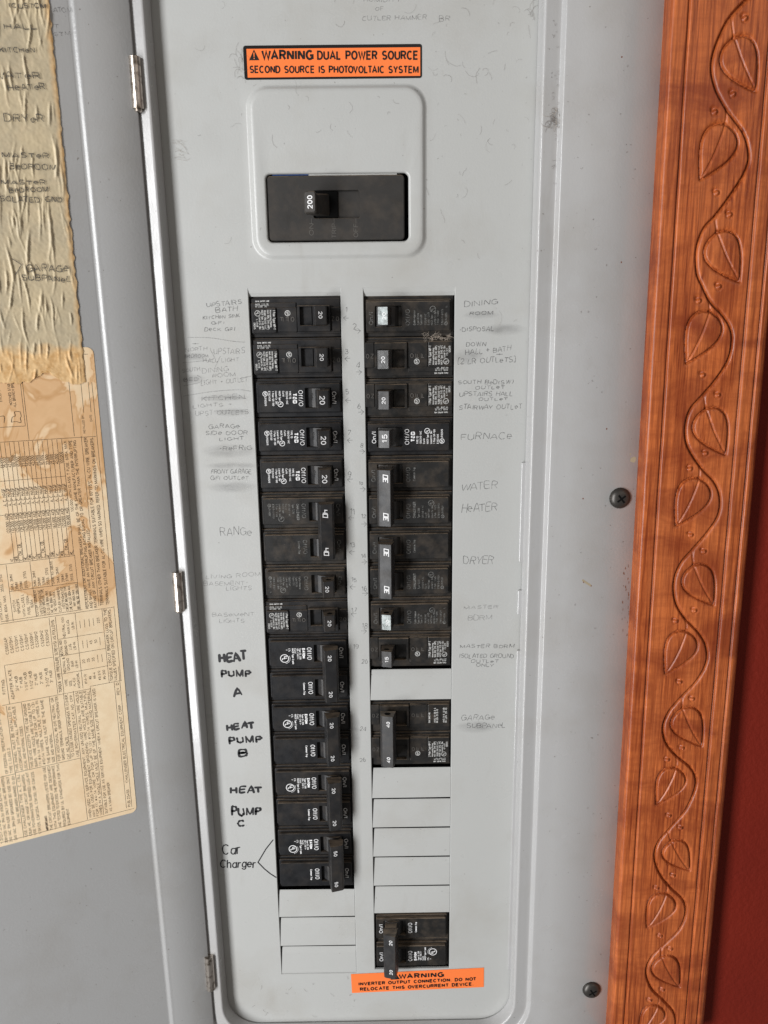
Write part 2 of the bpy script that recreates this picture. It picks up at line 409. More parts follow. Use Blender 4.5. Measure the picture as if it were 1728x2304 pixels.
def circ_mark(mb, fr, r, kind, w=.3):
    """certification marks: ring with letters"""
    ribbon(mb, arc(0, 0, r, r, 90, 450, 18), w / 2, fr, .12)
    O, e1, e2, nv = fr
    def sub(dx, dy): return (tuple(O[k] + e1[k] * dx + e2[k] * dy for k in range(3)), e1, e2, nv)
    if kind == 'UL':
        text(mb, 'U', sub(-r * .62, -r * .15), r * .85, r * .62, .2)
        text(mb, 'L', sub(-r * .02, -r * .62), r * .85, r * .55, .2)
    else:
        text(mb, 'S', sub(-r * .68, -r * .45), r * .95, r * .62, .24)
        text(mb, 'P', sub(r * .08, -r * .45), r * .95, r * .5, .24)

FRONT = ((1, 0, 0), (0, 0, 1), (0, -1, 0))
def frame_px(p0, p1, d=0.0):
    a = np.array(U(*p0, d)); b = np.array(U(*p1, d)); t = (b - a); L = np.linalg.norm(t); t /= L
    return (W(a[0], a[1], d), (t[0], 0, t[1]), (-t[1], 0, t[0]), (0, -1, 0)), L
def px_h(p, h, d=0.0):
    return np.linalg.norm(np.array(U(p[0], p[1], d)) - np.array(U(p[0], p[1] - h, d)))

# ------------------------------------------------------------------ wall
D1, D2 = 10.0, 12.6                   # rim top and cover flange, mm in front of the dead front
XL, XR = -45.4, 178.5
def lean(z): return -(z + 190) * .0071         # the cabinet's left side is slightly out of square
_, ZB = U(1020, 2292); _, zt = U(700, 0); ZT = zt + 22
M['wall'] = mat('red_wall_paint', (0.2, 0.014, 0.005), 0.7, spec=.25)
n = NT(M['wall']); n.bump(n.noise(n.mapped((1, 1, 1)), 260, 5, .6), 0.55, 0.0015)
n.l(n.mix(n.val(n.noise(n.mapped((1, 1, 1)), 9, 4), .35, .7), (0.175, 0.0120, 0.0035), (0.150, 0.0095, 0.003)), n.b.inputs['Base Color'])
mb = MB()
# wall with the cabinet hole
hx0, hx1, hz0, hz1 = XL - 40, XR + 40, ZB - 60, ZT + 60
X0, X1, Z0, Z1 = -1500, 1500, -1600, 1200
cells = [(X0, hx0, Z0, Z1), (hx1, X1, Z0, Z1), (hx0, hx1, Z0, hz0), (hx0, hx1, hz1, Z1)]
for a, b, c, d in cells:
    mb.add([W(a, c, 9), W(b, c, 9), W(b, d, 9), W(a, d, 9)], [(0, 1, 2, 3)])
o = mb.build('wall', 'wall', kind='structure')

# ------------------------------------------------------------------ electrical panel
panel = thing('electrical_panel', W(80, ZB - 60, 0), 'grey steel load centre cabinet with its door open, dark screws and rows of breakers', 'electrical panel')

# cover frame: rim round the opening, gutter, step, broad flange
def fil(cx, cd, r, a0, a1, n): return [(cx + r * math.cos(math.radians(a0 + (a1 - a0) * k / n)), cd + r * math.sin(math.radians(a0 + (a1 - a0) * k / n))) for k in range(n + 1)]
prof = [(2.4, -2.0), (2.4, .5), (0.0, .9), (0.12, 1.4), (1.5, 8.4)]
prof += fil(3.1, 9.1, 1.6, 168, 72, 7)                      # rolled lip
prof += [(6.5, 10.2), (9.5, 9.7), (11.4, 9.3)] + fil(11.6, 10.3, 1.0, -90, -30, 4) # gutter and concave fillet
prof += fil(14.9, 11.0, 1.6, 150, 90, 6)
prof += [(17.5, D2)]
prof = [prof[i] for i in range(len(prof)) if i == 0 or math.hypot(prof[i][0] - prof[i - 1][0], prof[i][1] - prof[i - 1][1]) > .05]
NR = 10
Ls = []
for o_, d_ in prof:
    Ls.append([W(x + (lean(z) if x < 60 else 0), z, d_) for x, z in rr(XL - o_, XR + o_, ZB - o_, ZT + o_, 25 + o_, NR)])
# flange to a square outer edge, same point count
xe = U(1440, 1028, D2)[0] + 30
last = rr(XL - 14.5, XR + 14.5, ZB - 14.5, ZT + 14.5, 39.5, NR)
def outer(x0, x1, z0, z1): return rr(x0, x1, z0, z1, 1.0, NR)
mid = rr(XL - 26, XR + 26, ZB - 26, ZT + 26, 48, NR)
Ls.append(lift(mid, D2)); Ls.append(lift(outer(XL - 95, xe, ZB - 120, ZT + 80), D2)); Ls.append(lift(outer(XL - 95, xe, ZB - 120, ZT + 80), D2 - 3.4))
mb = MB(); loops(mb, Ls, close_last=False, flip=True)
mb.build('cover_frame', 'trim', panel, smooth=True)

# dead front sheet with column openings and embossed field
row_y = [664.7, 758.6, 851.0, 940, 1026, 1108.4, 1190, 1271, 1349, 1428, 1506, 1578, 1651, 1725.5, 1796, 1864, 1930, 1998, 2060.5, 2124, 2186]
rowz = []
for k, y in enumerate(row_y):
    rowz.append(U(790, y)[1])
Lrow = [665, 759, 850.6, 940, 1026, 1109, 1191, 1273.4, 1350.6, 1431, 1509, 1580, 1651, 1725, 1795, 1864.6, 1931, 2001, 2064, 2129, 2190.5]
Rrow = [664, 757.7, 851.4, 940, 1026, 1107.6, 1188.6, 1268, 1347, 1424.5, 1504, 1576.5, 1651, 1726, 1797, 1863, 1928.6, 1994, 2056, 2118, 2180.5]
zL = [U(680 + 3.5 * k, y)[1] for k, y in enumerate(Lrow)]; zR = [U(925, y)[1] for y in Rrow]
xA, xB, xC, xD = 0.0, 58.98, 72.8, 131.44
TOPX = 5.0
zLt, zRt = zL[0] + TOPX, zR[0] + TOPX; zLb, zRb = zL[20], zR[20]
# emboss field and main breaker hole (from the photograph)
ex0 = U(570, 300)[0]; ex1 = U(947, 330)[0]; ez1 = U(750, 205)[1]; ez0 = U(750, 571)[1]
mx0 = U(601, 460)[0]; mx1 = U(919, 460)[0]; mz1 = U(750, 391)[1]; mz0 = U(750, 545)[1]
px0, px1, pz0, pz1 = XL - 6, XR + 6, ZB - 6, ZT + 6
mb = MB()
xs = sorted([px0, px1, ex0 - 8, ex1 + 8, xA, xB, xC, xD]); zs = sorted([pz0, pz1, ez0 - 6, ez1 + 6, zLt, zLb, zRt, zRb])
def inside(x, z, r): return r[0] < x < r[1] and r[2] < z < r[3]
hL = (xA, xB, zLb, zLt); hR = (xC, xD, zRb, zRt); hE = (ex0 - 8, ex1 + 8, ez0 - 6, ez1 + 6)
for i in range(len(xs) - 1):
    for k in range(len(zs) - 1):
        cx, cz = (xs[i] + xs[i + 1]) / 2, (zs[k] + zs[k + 1]) / 2
        if any(inside(cx, cz, h) for h in (hL, hR, hE)): continue
        mb.add([W(xs[i], zs[k], 0), W(xs[i + 1], zs[k], 0), W(xs[i + 1], zs[k + 1], 0), W(xs[i], zs[k + 1], 0)], [(0, 1, 2, 3)])
for x0, x1, z0, z1 in (hL, hR):      # sheared edge: chamfered lip that catches the light and sheet thickness
    c = .42
    R0 = [(x0, z0), (x1, z0), (x1, z1), (x0, z1)]; R1 = [(x0 + c, z0 + c), (x1 - c, z0 + c), (x1 - c, z1 - c), (x0 + c, z1 - c)]
    loops(mb, [lift(R0, 0), lift(R1, -.5), lift(R1, -1.9)], close_last=False)
dead = mb.build('dead_front', 'dead', panel)
# embossed field: raised pillow with a cut-out for the main breaker
NE = 8
mb = MB()
eprof = [(8, 0, 14), (4.0, 0, 13), (3.2, .15, 12.5), (2.2, 1.0, 11.8), (1.2, 2.0, 11), (.4, 2.45, 10.2), (-1.2, 2.5, 9)]
Ls = []
hx = (ex0 - 8, ex1 + 8, ez0 - 6, ez1 + 6)
Ls.append(lift(rr(hx[0], hx[1], hx[2], hx[3], .05, NE), 0))
for o_, d_, r_ in eprof[1:]:
    Ls.append(lift(rr(ex0 - o_, ex1 + o_, ez0 - o_, ez1 + o_, r_, NE), d_))
for o_, d_ in ((1.4, 2.5), (.5, 2.25), (0, 1.5), (0, -.6)):
    Ls.append(lift(rr(mx0 - o_, mx1 + o_, mz0 - o_, mz1 + o_, 3.2 + o_, NE), d_))
loops(mb, Ls, close_last=False)
mb.build('embossed_field', 'dead', panel, smooth=True)
mb = MB(); mb.add([W(px0, pz0, -32), W(px1, pz0, -32), W(px1, pz1, -32), W(px0, pz1, -32)], [(0, 1, 2, 3)])
mb.build('cabinet_back', 'void', panel)

# blanks (unbroken knock-outs) and bent tabs above the columns
def blank(x0, x1, zt_, zb_, name='knockout'):
    mb = MB(); g = .6; t = 4.8
    prof = [(zt_ - 1.3, -1.6), (zt_ - 1.9, -1.25), (zt_ - t, -.5), (zt_ - t - 1.2, -.3), (zb_ + .8, -.3), (zb_ + .6, -.5), (zb_ + .6, -1.6)]
    P = []
    for z, d in prof: P += [W(x0 + .3 + 1.3 * (z - zb_) / (zt_ - zb_), z, d - .5 * (z - zb_) / (zt_ - zb_)), W(x1 - g, z, d)]
    mb.add(P, [(2 * i, 2 * i + 1, 2 * i + 3, 2 * i + 2)[::-1] for i in range(len(prof) - 1)])
    return mb.build(name, 'dead', panel)
for k in (17, 18, 19): blank(xA, xB, zL[k], zL[k + 1])
for k in (10, 13, 14, 15, 16): blank(xC, xD, zR[k], zR[k + 1])
blank(xC, xD, zR[17], zR[18])
for x0, x1, z in ((xA, xB, zL[0]), (xC, xD, zR[0])):
    mb = MB(); g = .5
    P = [W(x0 + .1, z + TOPX, -.02), W(x1 - .1, z + TOPX, -.02), W(x0 + g, z + 2, -.9), W(x1 - g, z + 2, -.9), W(x0 + g, z - .2, -2.2), W(x1 - g, z - .2, -2.2), W(x0 + g, z - .4, -6), W(x1 - g, z - .4, -6)]
    mb.add(P, [(1, 0, 2, 3), (3, 2, 4, 5), (5, 4, 6, 7)])
    mb.build('bent_tab', 'dead', panel)

for ya, yb, xo in ((1040, 1264, 1168.5), (1327, 1382, 1169.5), (1462, 2180, 1166)):
    xa, za = U(xo, ya, .5); xb, zb_ = U(xo - 17 * (yb - ya) / 880 if yb > 1500 else xo - 2, yb, .5)
    x0_ = XR - (1.9 if yb > 1500 else 2.3)
    mb = MB(); rrbox(mb, x0_, XR + 1, zb_, za, -.5, 1.9, .8, .4); mb.build('retaining_lip', 'trim', panel)
# screws
def screw(px, py, r):
    x, z = U(px, py, D2 + 2)
    mb = MB(); n = 28; Ls = []
    for q, d in ((1, 0), (1.0, .5), (.95, 1.3), (.82, 2.3), (.6, 3.1), (.3, 3.5)):
        Ls.append([W(x + r * q * math.cos(2 * math.pi * k / n), z + r * q * math.sin(2 * math.pi * k / n), D2 + d) for k in range(n)])
    loops(mb, Ls)
    s = mb.build('screw', 'screw', panel, smooth=True)
    mb = MB(); a = rnd.uniform(.5, 1.0)
    for t in (a, a + math.pi / 2):
        c, s_ = math.cos(t), math.sin(t); L, w = r * .46, r * .085
        q = [(-L, -w), (L, -w), (L, w), (-L, w)]
        dd = .02 if t == a else 0
        mb.add([W(x + u * c - v * s_, z + u * s_ + v * c, D2 + 3.56 + dd) for u, v in q], [(0, 1, 2, 3)])
    o = mb.build('cross_recess', 'void', None); adopt(o, panel)
    o.parent = s; o.matrix_parent_inverse = Matrix.Identity(4)
screw(1397, 1122, 7.0); screw(1332.5, 2231, 7.0)

# ------------------------------------------------------------------ door (open, swung out to the left)
DA = math.radians(25)
hx_, hz_ = U(385, 1150, D1 + .5)
HX, HD = -55.2, 12.2
STRIP = 32.0; SA = math.radians(17)
# strip next to the hinge, then a rounded step down to the main sheet
P0 = np.array([HX, HD]); ts = np.array([-math.cos(SA), math.sin(SA)]); P1 = P0 + ts * STRIP
tm = np.array([-math.cos(DA), math.sin(DA)]); nm = np.array([math.sin(DA), math.cos(DA)])   # along door, towards viewer
def plane_hit(px, py, p, t):
    v = ray(px, py); # find s: cam + s v in plane through p with in-plane dirs t, z
    nrm = np.array([-t[1], t[0]])           # normal in (x,d)
    c = np.array([CAM[0], -CAM[1]]); vd = np.array([v[0], -v[1]])
    s = np.dot(nrm, p - c) / np.dot(nrm, vd); q = c + s * vd
    return np.dot(q - p, t), CAM[2] + s * v[2]
u_cr, _ = plane_hit(279, 1150, P0, ts); P1 = P0 + ts * (u_cr - 1.2)
STEP = 1.6
PM = P1 + tm * 3.0 - nm * STEP            # origin of the main sheet
def DP(px, py):                            # pixel -> (u, z) on the main sheet
    return plane_hit(px, py, PM, tm)
def DW(u, z, off=0.0):
    q = PM + tm * u + nm * off; return (q[0], -q[1], z)
dprof = []
for k in range(2): dprof.append(P0 + ts * (u_cr - 1.2) * k * .96)
dprof += [P1 + tm * .6 * k / 2 - nm * 0.02 * k for k in range(1, 2)]
for k in range(1, 11):
    a = k / 10; dprof.append(P1 + tm * (.6 + 3.4 * a) - nm * STEP * (3 * a * a - 2 * a ** 3))
dprof += [PM + tm * 1.8, PM + tm * 6.6, PM + tm * 240]
edge = [P0 + np.array([.25, -1.4]), P0 + np.array([.2, -.3])]
dprof = edge + dprof
mb = MB(); zd0, zd1 = ZB - 8, ZT + 12
for i, q in enumerate(dprof):
    ln = [0 if i >= len(dprof) - 2 else lean(z) for z in (zd0, zd1)]
    mb.v += [(q[0] + ln[0], -q[1], zd0), (q[0] + ln[1], -q[1], zd1)]
for k in range(len(dprof) - 1): mb.f.append((2 * k, 2 * k + 1, 2 * k + 3, 2 * k + 2))
mb.build('door', 'door', panel, smooth=True)
# hinges
for (pxc, y0, y1) in ((299.5, 125, 243), (393, 1289, 1376), (466.5, 2156, 2230)):
    x, zt_ = U(pxc, y0, D1 + 4); _, zb_ = U(pxc, y1, D1 + 4)
    x = HX + .6 + lean((zt_ + zb_) / 2)
    mb = MB(); n = 16
    pr = [(x + 3.4 * math.cos(math.radians(a)), D1 + 1.5 + 3.4 * math.sin(math.radians(a))) for a in range(-30, 211, 20)]
    pr = [(x + 4.6, D1 - .2)] + pr + [(x - 4.4, D1 - 1)]
    extr(mb, pr, zb_, zt_, W)
    hg = mb.build('hinge', 'nickel', panel)
    mb = MB(); rrbox(mb, x - 5.6, x - 3.4, zb_ + 1, (zt_ + zb_) / 2 + 5, D1 - 1, D1 + 2.1, .3, .2)
    a = mb.build('hinge_slot', 'void', None); a.parent = hg
    mb = MB(); Ls = [[W(x + 2.3 * q * math.cos(2 * math.pi * k / 12), z, D1 + 1.5 + 2.3 * q * math.sin(2 * math.pi * k / 12)) for k in range(12)] for q, z in ((1, zb_), (1, zb_ - 1.3), (.6, zb_ - 1.9))]
    loops(mb, Ls); a = mb.build('hinge_pin', 'nickel', None, smooth=True); a.parent = hg

# ------------------------------------------------------------------ breakers
class Loc:
    """local frame of a pole: x from the outer side to the inner side, z down from the top, d out"""
    def __init__(s, col, zt_, zb_):
        s.col = col; s.zt = zt_; s.zb = zb_; s.H = zt_ - zb_
    def x(s, x): return xA + x if s.col == 'L' else xD - x
    def z(s, z): return s.zt - z if s.col == 'L' else s.zb + z
    def box(s, x0, x1, z0, z1):
        a, b = sorted((s.x(x0), s.x(x1))); c, d = sorted((s.z(z0), s.z(z1))); return a, b, c, d
    def W(s, x, z, d): return W(s.x(x), s.z(z), d)
    def fr(s, x, z, d=0, tilt=0.0):
        g = 1 if s.col == 'L' else -1
        if tilt: e2 = (g * math.cos(tilt), math.sin(tilt), 0); nv = (g * math.sin(tilt), -math.cos(tilt), 0)
        else: e2 = (g, 0, 0); nv = (0, -1, 0)
        return (s.W(x, z, d), (0, 0, -g), e2, nv)
    def frh(s, x, z, d=0):      # letters upright for the left column
        g = 1 if s.col == 'L' else -1
        return (s.W(x, z, d), (g, 0, 0), (0, 0, g), (0, -1, 0))

TXT = {
 'tb': dict(face=.6, rows=[(51.6, 8.8, 16.6, 2.8, 'On/I', .13), (29.8, 7.7, 18, 2.9, 'Off/O', .105), (26.0, 9.5, 16.3, 2.7, 'T&B', .26), (23.7, 8.1, 13.2, 1.3, 'TYPE TB', .16),
        (21.6, 8.1, 16.8, 1.3, '120/240 VAC', .16), (19.4, 8.1, 11.6, 1.3, 'Cu/Al', .16), (17.0, 8.1, 14.3, 1.3, 'HACR Type', .16), (14.7, 8.1, 17, 1.3, 'Listed Cir. Bkr.', .16),
        (12.6, 8.1, 17.6, 1.3, '1 Pole SR-100', .16), (10.3, 8.1, 14.4, 1.3, 'E162469', .16), (7.6, 11.8, 17.6, 1.3, 'LR102619', .16)], marks=[(17.9, 16.6, 1.7, 'UL'), (8.2, 9.8, 1.5, 'SP')]),
 'ch': dict(rows=[(52.4, 7.6, 15.5, 2.7, 'On/I', .11), (29.0, 7.2, 17, 2.8, 'Off/O', .09), (25.4, 7.2, 16.5, 1.5, 'Cutler-Hammer', .18), (23.2, 7.2, 14.5, 1.3, 'Type BR120', .15),
        (21.2, 7.2, 13.6, 1.3, 'Type C120', .15), (18.4, 7.2, 14.2, 1.3, '120/240 VAC', .15), (16.4, 7.2, 15, 1.3, 'Cu/Al  SWD', .15), (14.4, 7.2, 13.5, 1.3, 'HACR Type', .15),
        (12.3, 7.2, 16, 1.3, 'LISTED Cir. Bkr.', .15), (10.5, 7.2, 16, 1.3, '1 Pole  1-800', .15), (7.7, 7.2, 16.8, 1.3, 'E7819-T-87071', .15), (5.3, 9.4, 14.8, 1.3, 'LR43556', .15), (5.3, 18, 19, 1.3, 'L', .15)],
        marks=[(14.4, 17.0, 1.8, 'UL'), (5.9, 8.0, 1.0, 'SP')]),
 'cl': dict(rows=[(52.4, 7.6, 15.5, 2.7, 'On/I', .11), (29.2, 7.2, 17, 2.8, 'Off/O', .09), (25.6, 7.2, 18.5, 1.9, 'CHALLENGER', .18), (22.9, 7.2, 14, 1.4, 'Type C230', .15),
        (20.2, 7.2, 16, 1.3, '120/240 V AC', .15), (18.2, 7.2, 11, 1.3, 'Cu Al', .15), (16.2, 7.2, 13.6, 1.3, 'HACR Type', .15), (13.9, 7.2, 16, 1.3, 'Listed Cir. Bkr.', .15),
        (11.8, 7.2, 16, 1.3, '2 Pole   1-SZ0', .15), (9.5, 7.2, 17.2, 1.3, 'E7819-S-R0S1', .15), (6.9, 9.6, 15.5, 1.3, 'LR40007', .15)], marks=[(15.2, 17.4, 1.9, 'UL'), (7.5, 8.1, 1.0, 'SP')]),
 'ct': dict(rows=[(52.4, 7.6, 15.5, 2.7, 'On/I', .11), (29.2, 7.2, 17, 2.8, 'Off/O', .09), (25.8, 8, 17, 1.6, 'Common Trip', .15)], marks=[]),
 'ea': dict(rows=[(51.8, 8.4, 16.4, 2.9, 'On/I', .13), (29.2, 8.2, 17.4, 3.3, 'Off/O', .12), (25.8, 8.7, 16.3, 2.1, 'EATON', .30), (23.8, 8.7, 17, 1.3, 'Type CL 220', .2),
        (22.0, 8.7, 17, 1.3, '120 / 240 V~', .18), (20.3, 8.7, 12.4, 1.3, 'Cu/Al', .18), (18.6, 8.7, 20.6, 1.4, 'HACR Type 2 pole', .2), (16.3, 8.7, 11.3, 1.3, 'CTL', .18), (14.3, 9.4, 10.3, 1.2, 'T', .2)],
        marks=[(13.3, 16.2, 2.9, 'UL')]),
 'ec': dict(rows=[(51.8, 8.4, 16.4, 2.9, 'On/I', .13), (29.2, 8.2, 17.4, 3.3, 'Off/O', .12), (25.6, 8.8, 18, 1.5, 'Common Trip', .2)], marks=[]),
}
def mpt_rows(d2, l):
    return [(15.3, 8.6, 20.8, 1.6, ('2' if d2 else '1') + ' Pole Type MP-T', .17), (13.4, 8.6, 19.2, 1.3, 'Interrupting Rating', .16), (11.6, 8.6, 20.9, 1.4, 'MAX. RMS. SYM. AMPS.', .14),
            (9.7, 8.6, 20.9, 1.4, '10,000 120/240 V.A.C.', .14), (8.0, 8.6, 20.9, 1.4, 'HACR Type, SWD, 40°C', .14), (6.3, 12.6, 20.9, 1.3, 'Listed Cir. Bkr.', .16), (4.6, 14.2, 19, 1.3, l, .16), (2.9, 16.4, 20.4, 1.3, 'E82615', .16)]

def seg_digits(mb, s, fr, h, length, w):
    """slanted square numerals of the handle ties"""
    D = {'3': [[(0, 1), (1, 1), (1, 0), (0, 0)], [(.25, .5), (1, .5)]], '4': [[(0, 1), (0, .42), (1, .42)], [(1, 1), (1, 0)]], '0': [[(0, 0), (0, 1), (1, 1), (1, 0), (0, 0)]]}
    gw = length / 2.35
    for i, ch in enumerate(s):
        for j, st in enumerate(D[ch]):
            ribbon(mb, [((i * 1.35 + x) * gw + .16 * y * h, y * h) for x, y in st], w / 2, fr, .12 + .01 * j)

def body_plain(mb, loc, dusty=False):
    H = loc.H; b = loc.box(.7, 58.6, .25, H - .25)
    rrbox(mb, *b, -30, -3.6, .5, .5)
    # stepped face with the handle slot
    b2 = loc.box(2.2, 57.4, 2.0 if loc.col == 'L' else 2.6, H - 3.0 if loc.col == 'L' else H - 2.4)
    rrbox(mb, *b2, -5, -2.0, 1.0, .5)
    b3 = loc.box(3.4, 56.9, 3.4, H - 3.6)
    rrhole(mb, b3, loc.box(34.2, 51.0, 6.4, 19.2), -3, .6, -5.5, .9, .5, .45)
def shield(mb, loc, z0=6.7, z1=18.9):
    pr = [(34.4, -5.4), (34.6, -4.2), (36.2, -1.9), (38.6, .2), (41.2, 1.5), (44.0, 2.0), (47, 1.6), (50.4, -.6), (50.8, -5.4)]
    extr(mb, pr, z0, z1, loc.W)
HT = math.radians(15)
def handle_single(mb, loc, z0=7.6, z1=18.4, top=13.2, hole=False):
    pr = [(40.6, .5), (41.4, 4.0), (42.9, top - .4), (43.3, top), (49.6, top - 1.69), (50.2, top - 2.3), (50.0, 4), (49.6, .2)]
    extr(mb, pr, z0, z1, loc.W)

BR_GROUP = 'circuit breakers in the two columns'
def breaker(col, k, poles, kind, label, amps, handle='handle', casem='black', ink='ink_white', ink_h='ink_hot', lno='L-4448', hole=False, seg=False, bright=False, tshift=0.0):
    Z = zL if col == 'L' else zR
    zt_, zb_ = Z[k], Z[k + poles]
    root = thing('circuit_breaker', W(30 if col == 'L' else 102, zb_, -30), label, 'circuit breaker', BR_GROUP)
    locs = [Loc(col, Z[k + i], Z[k + i + 1]) for i in range(poles)]
    if col == 'R': locs = locs[::-1]
    pm = MB(); hm = MB(); tm_ = MB(); ht = MB(); rl = MB(); case = MB()
    for i, loc in enumerate(locs):
        H = loc.H
        if kind == 'mpt':
            rrbox(case, *loc.box(.6, 58.7, .25, H - .25), -30, -3.4, .4, .4)
            rrbox(case, *loc.box(1.4, 58.0, 1.5, H - 2.2), -4, -2.2, .4, .3)
            rrbox(case, *loc.box(1.4, 30.0, 4.2, H - 3.0), -4, -1.4, .4, .3)
            rrbox(case, *loc.box(1.8, 17.4, 7.2, H - 2.9), -4, .5, .9, .5)
            rrbox(case, *loc.box(17.7, 30.4, 7.2, H - 3.6), -4, -.7, .4, .3)
            rrhole(case, loc.box(30.7, 51.9, 6.0, H - 3.4), loc.box(32.6, 50.3, 6.9, 18.4), -4, .7, -6, .7, .3, .5)
            rrbox(case, *loc.box(52.2, 57.9, 7.2, H - 3.4), -4, -.9, .4, .3)
            rows = mpt_rows(poles == 2, lno); fd = .5
            if poles == 2 and i == 1:
                rows = [(15.6, 8.8, 17, 1.2, 'CU/AL 60/75°C WIRE', .22), (11.6, 8.8, 20.4, 1.4, 'AWG 14-10 8 6', .2), (10, 8.8, 19.4, 1.4, 'IN. LBS. 25 35 45', .2), (5.2, 8.8, 20.4, 1.4, 'AWG 14-8  6-1/0', .2), (3.6, 8.8, 20.4, 1.4, 'IN. LBS. 25 45', .2)]
            else:
                circ_mark(pm, loc.fr(5.7, 10.6, fd), 1.7, 'UL'); circ_mark(pm, loc.fr(24.6, 10.7, -.7), 1.6, 'SP', .4)
                f = loc.frh(4.2, 3.9, -2.1); text(pm, 'CU/AL 60/75°C WIRE', loc.frh(4.2, 3.6, -2.1), 1.0, 9, .24)
                text(pm, 'AWG   14-10', loc.frh(4.2, 5.4, -1.3), .9, 8.4, .24); text(pm, 'IN LBS  25', loc.frh(4.2, 6.95, -1.3), .9, 7.4, .24)
                ribbon(pm, [(4.2 - 4.2, 0), (8.6, 0)], .09, loc.frh(4.2, 5.75, -1.3), .14); ribbon(pm, [(0, -1.4), (0, 1.4)], .09, loc.frh(8.6, 5.75, -1.3), .15)
            for x, a, b, h, s_, w_ in rows: text(pm, s_, loc.fr(x, a, fd), h, b - a, w_)
            for q_, ch in enumerate('OFF'): text(rl, ch, loc.fr(26.6 - q_ * 3.5, 13.0, -.7), 2.3, 2.9, .17, lift_=.45)
            for q_, ch in enumerate('ON'): text(rl, ch, loc.fr(55.3 - q_ * 2.9, 13.0, -.9), 2.0, 2.9, .17, lift_=.4)
            prs = [(32.8, -5.8), (33.4, -4.6), (36, -3.0), (39.4, -2.6), (39.8, -1.2), (40.2, -2.6), (44, -1.5), (50.0, -2.0), (50.2, -5.8)]
            extr(hm, prs, 7.2, 18.1, loc.W)
            z0, z1 = (6.8, 18.2)
        else:
            body_plain(case, loc)
            key = kind
            if poles == 2: key = {'cl': ('cl', 'ct'), 'ea': ('ea', 'ec')}[kind][i]
            for x, a, b, h, s_, w_ in TXT[key]['rows']:
                tgt = pm
                text(tgt, s_, loc.fr(x, a, .6), h, b - a, w_)
            for x, z, r, q in TXT[key]['marks']: circ_mark(pm, loc.fr(x, z, .6), r, q, .35 if key != 'ea' else .5)
            if key == 'ea':
                for a in range(-50, 60, 14): ribbon(pm, arc(0, 0, 3.9, 3.9, a + 62, a + 69, 2), .22, loc.fr(13.3, 16.2, .6), .12)
            shield(hm, loc); z0, z1 = 7.4, 18.4
        if poles == 1:
            handle_single(hm, loc, z0, z1)
            if bright:
                pl = MB(); O, e1, e2, nv = loc.fr(43.4, z0 + .2, 13.2, HT); hh_ = z1 - z0 - .4
                pl.add([tuple(O[t] + e1[t] * u + e2[t] * v + nv[t] * .05 for t in range(3)) for u, v in ((0, 0), (hh_, 0), (hh_, 6.1), (0, 6.1))], [(0, 1, 2, 3)])
                pl.build('lit_handle_face', 'lit_foil', root)  # pale face carrying the window glare on this handle
            text(ht, amps, loc.fr(44.3 if kind != 'mpt' else 45.2, (z0 + z1) / 2 - 2.3, 13.2 - (.27 if kind != 'mpt' else .51), HT), 3.5 if kind == 'tb' else 2.5, 5.6 if kind == 'tb' else 4.3, .15, lift_=.14)
            if kind == 'tb':
                sa = math.radians(-36); text(rl, 'ON', (loc.W(37.0, 9.6, -.9), loc.fr(0, 0)[1], loc.fr(0, 0)[2], (0, -1, 0)), 2.2, 4.6, .13, lift_=1.6)
            if hole:
                zz = z0 if col == 'L' else z1; c = loc.W(46.3, zz, 8.0); up = .06
                mbh = [(c[0] + 1.9 * math.cos(t * math.pi / 8), c[1] + 1.5 * math.sin(t * math.pi / 8), c[2] + up) for t in range(16)]
                hb = MB(); hb.add(mbh, [tuple(range(16))]); hb.build('tie_hole', 'void', root)
    if poles == 2:
        # common trip tie across both poles
        A, B = locs
        def TW(x, z, d): return A.W(x, z, d)
        zz0 = 5.0 + tshift; zz1 = A.H + 17.5 + tshift
        top = 15.0
        tie = MB()
        pr = [(40.2, 6.0), (40.6, 7.0), (42.4, top - .6), (42.9, top), (50.2, top - 1.96), (51.2, top - 2.9), (51.4, 6.4), (50.8, 5.8)]
        extr(tie, pr, zz0, zz1, TW)
        for loc in locs:
            extr(hm, [(40.8, .5), (41.6, 6.6), (50.4, 6.4), (49.8, .2)], 8.0, 18.0, loc.W)
        tmat = handle
        tie.build('handle_tie', tmat, root)
        c, s_ = math.cos(HT), math.sin(HT)
        for cz in (zz0 + 5.9, zz1 - 5.9):
            g = 1 if col == 'L' else -1
            fr = (TW(44.4, cz - 2.3, top - .52), (0, 0, -g), (g * c, s_, 0), (g * s_, -c, 0))
            pl = MB(); O, e1, e2, nv = fr
            q = [(-2.6, -.7), (7.4, -.7), (7.4, 3.7), (-2.6, 3.7)]
            pl.add([tuple(O[t] + e1[t] * u + e2[t] * v + nv[t] * .1 for t in range(3)) for u, v in q], [(0, 1, 2, 3)])
            pl.build('rating_plate', 'handle_worn' if (seg and col == 'R') else 'black_clean', root)  # right-column plates take the copy with the reflection in its colour
            if seg: seg_digits(ht, amps, (O, e1, e2, nv), 3.0, 4.8, .55)
            else: text(ht, amps, (tuple(O[t] + e2[t] * .3 for t in range(3)), e1, e2, nv), 2.6, 4.4, .17, lift_=.16)
        if hole:
            zz = zz1 if col == 'R' else zz0; c0 = A.W(46.3, zz, 9.8)
            hb = MB(); hb.add([(c0[0] + 2.2 * math.cos(t * math.pi / 8), c0[1] + 2.0 * math.sin(t * math.pi / 8), c0[2] + .06) for t in range(16)], [tuple(range(16))]); hb.build('tie_hole', 'void', root)
    case.build('case', casem, root)
    hm.build('handle', handle, root)
    if pm.v: pm.build('printing', ink, root, kind='stuff')
    if ht.v: ht.build('rating_number', ink_h, root, kind='stuff')
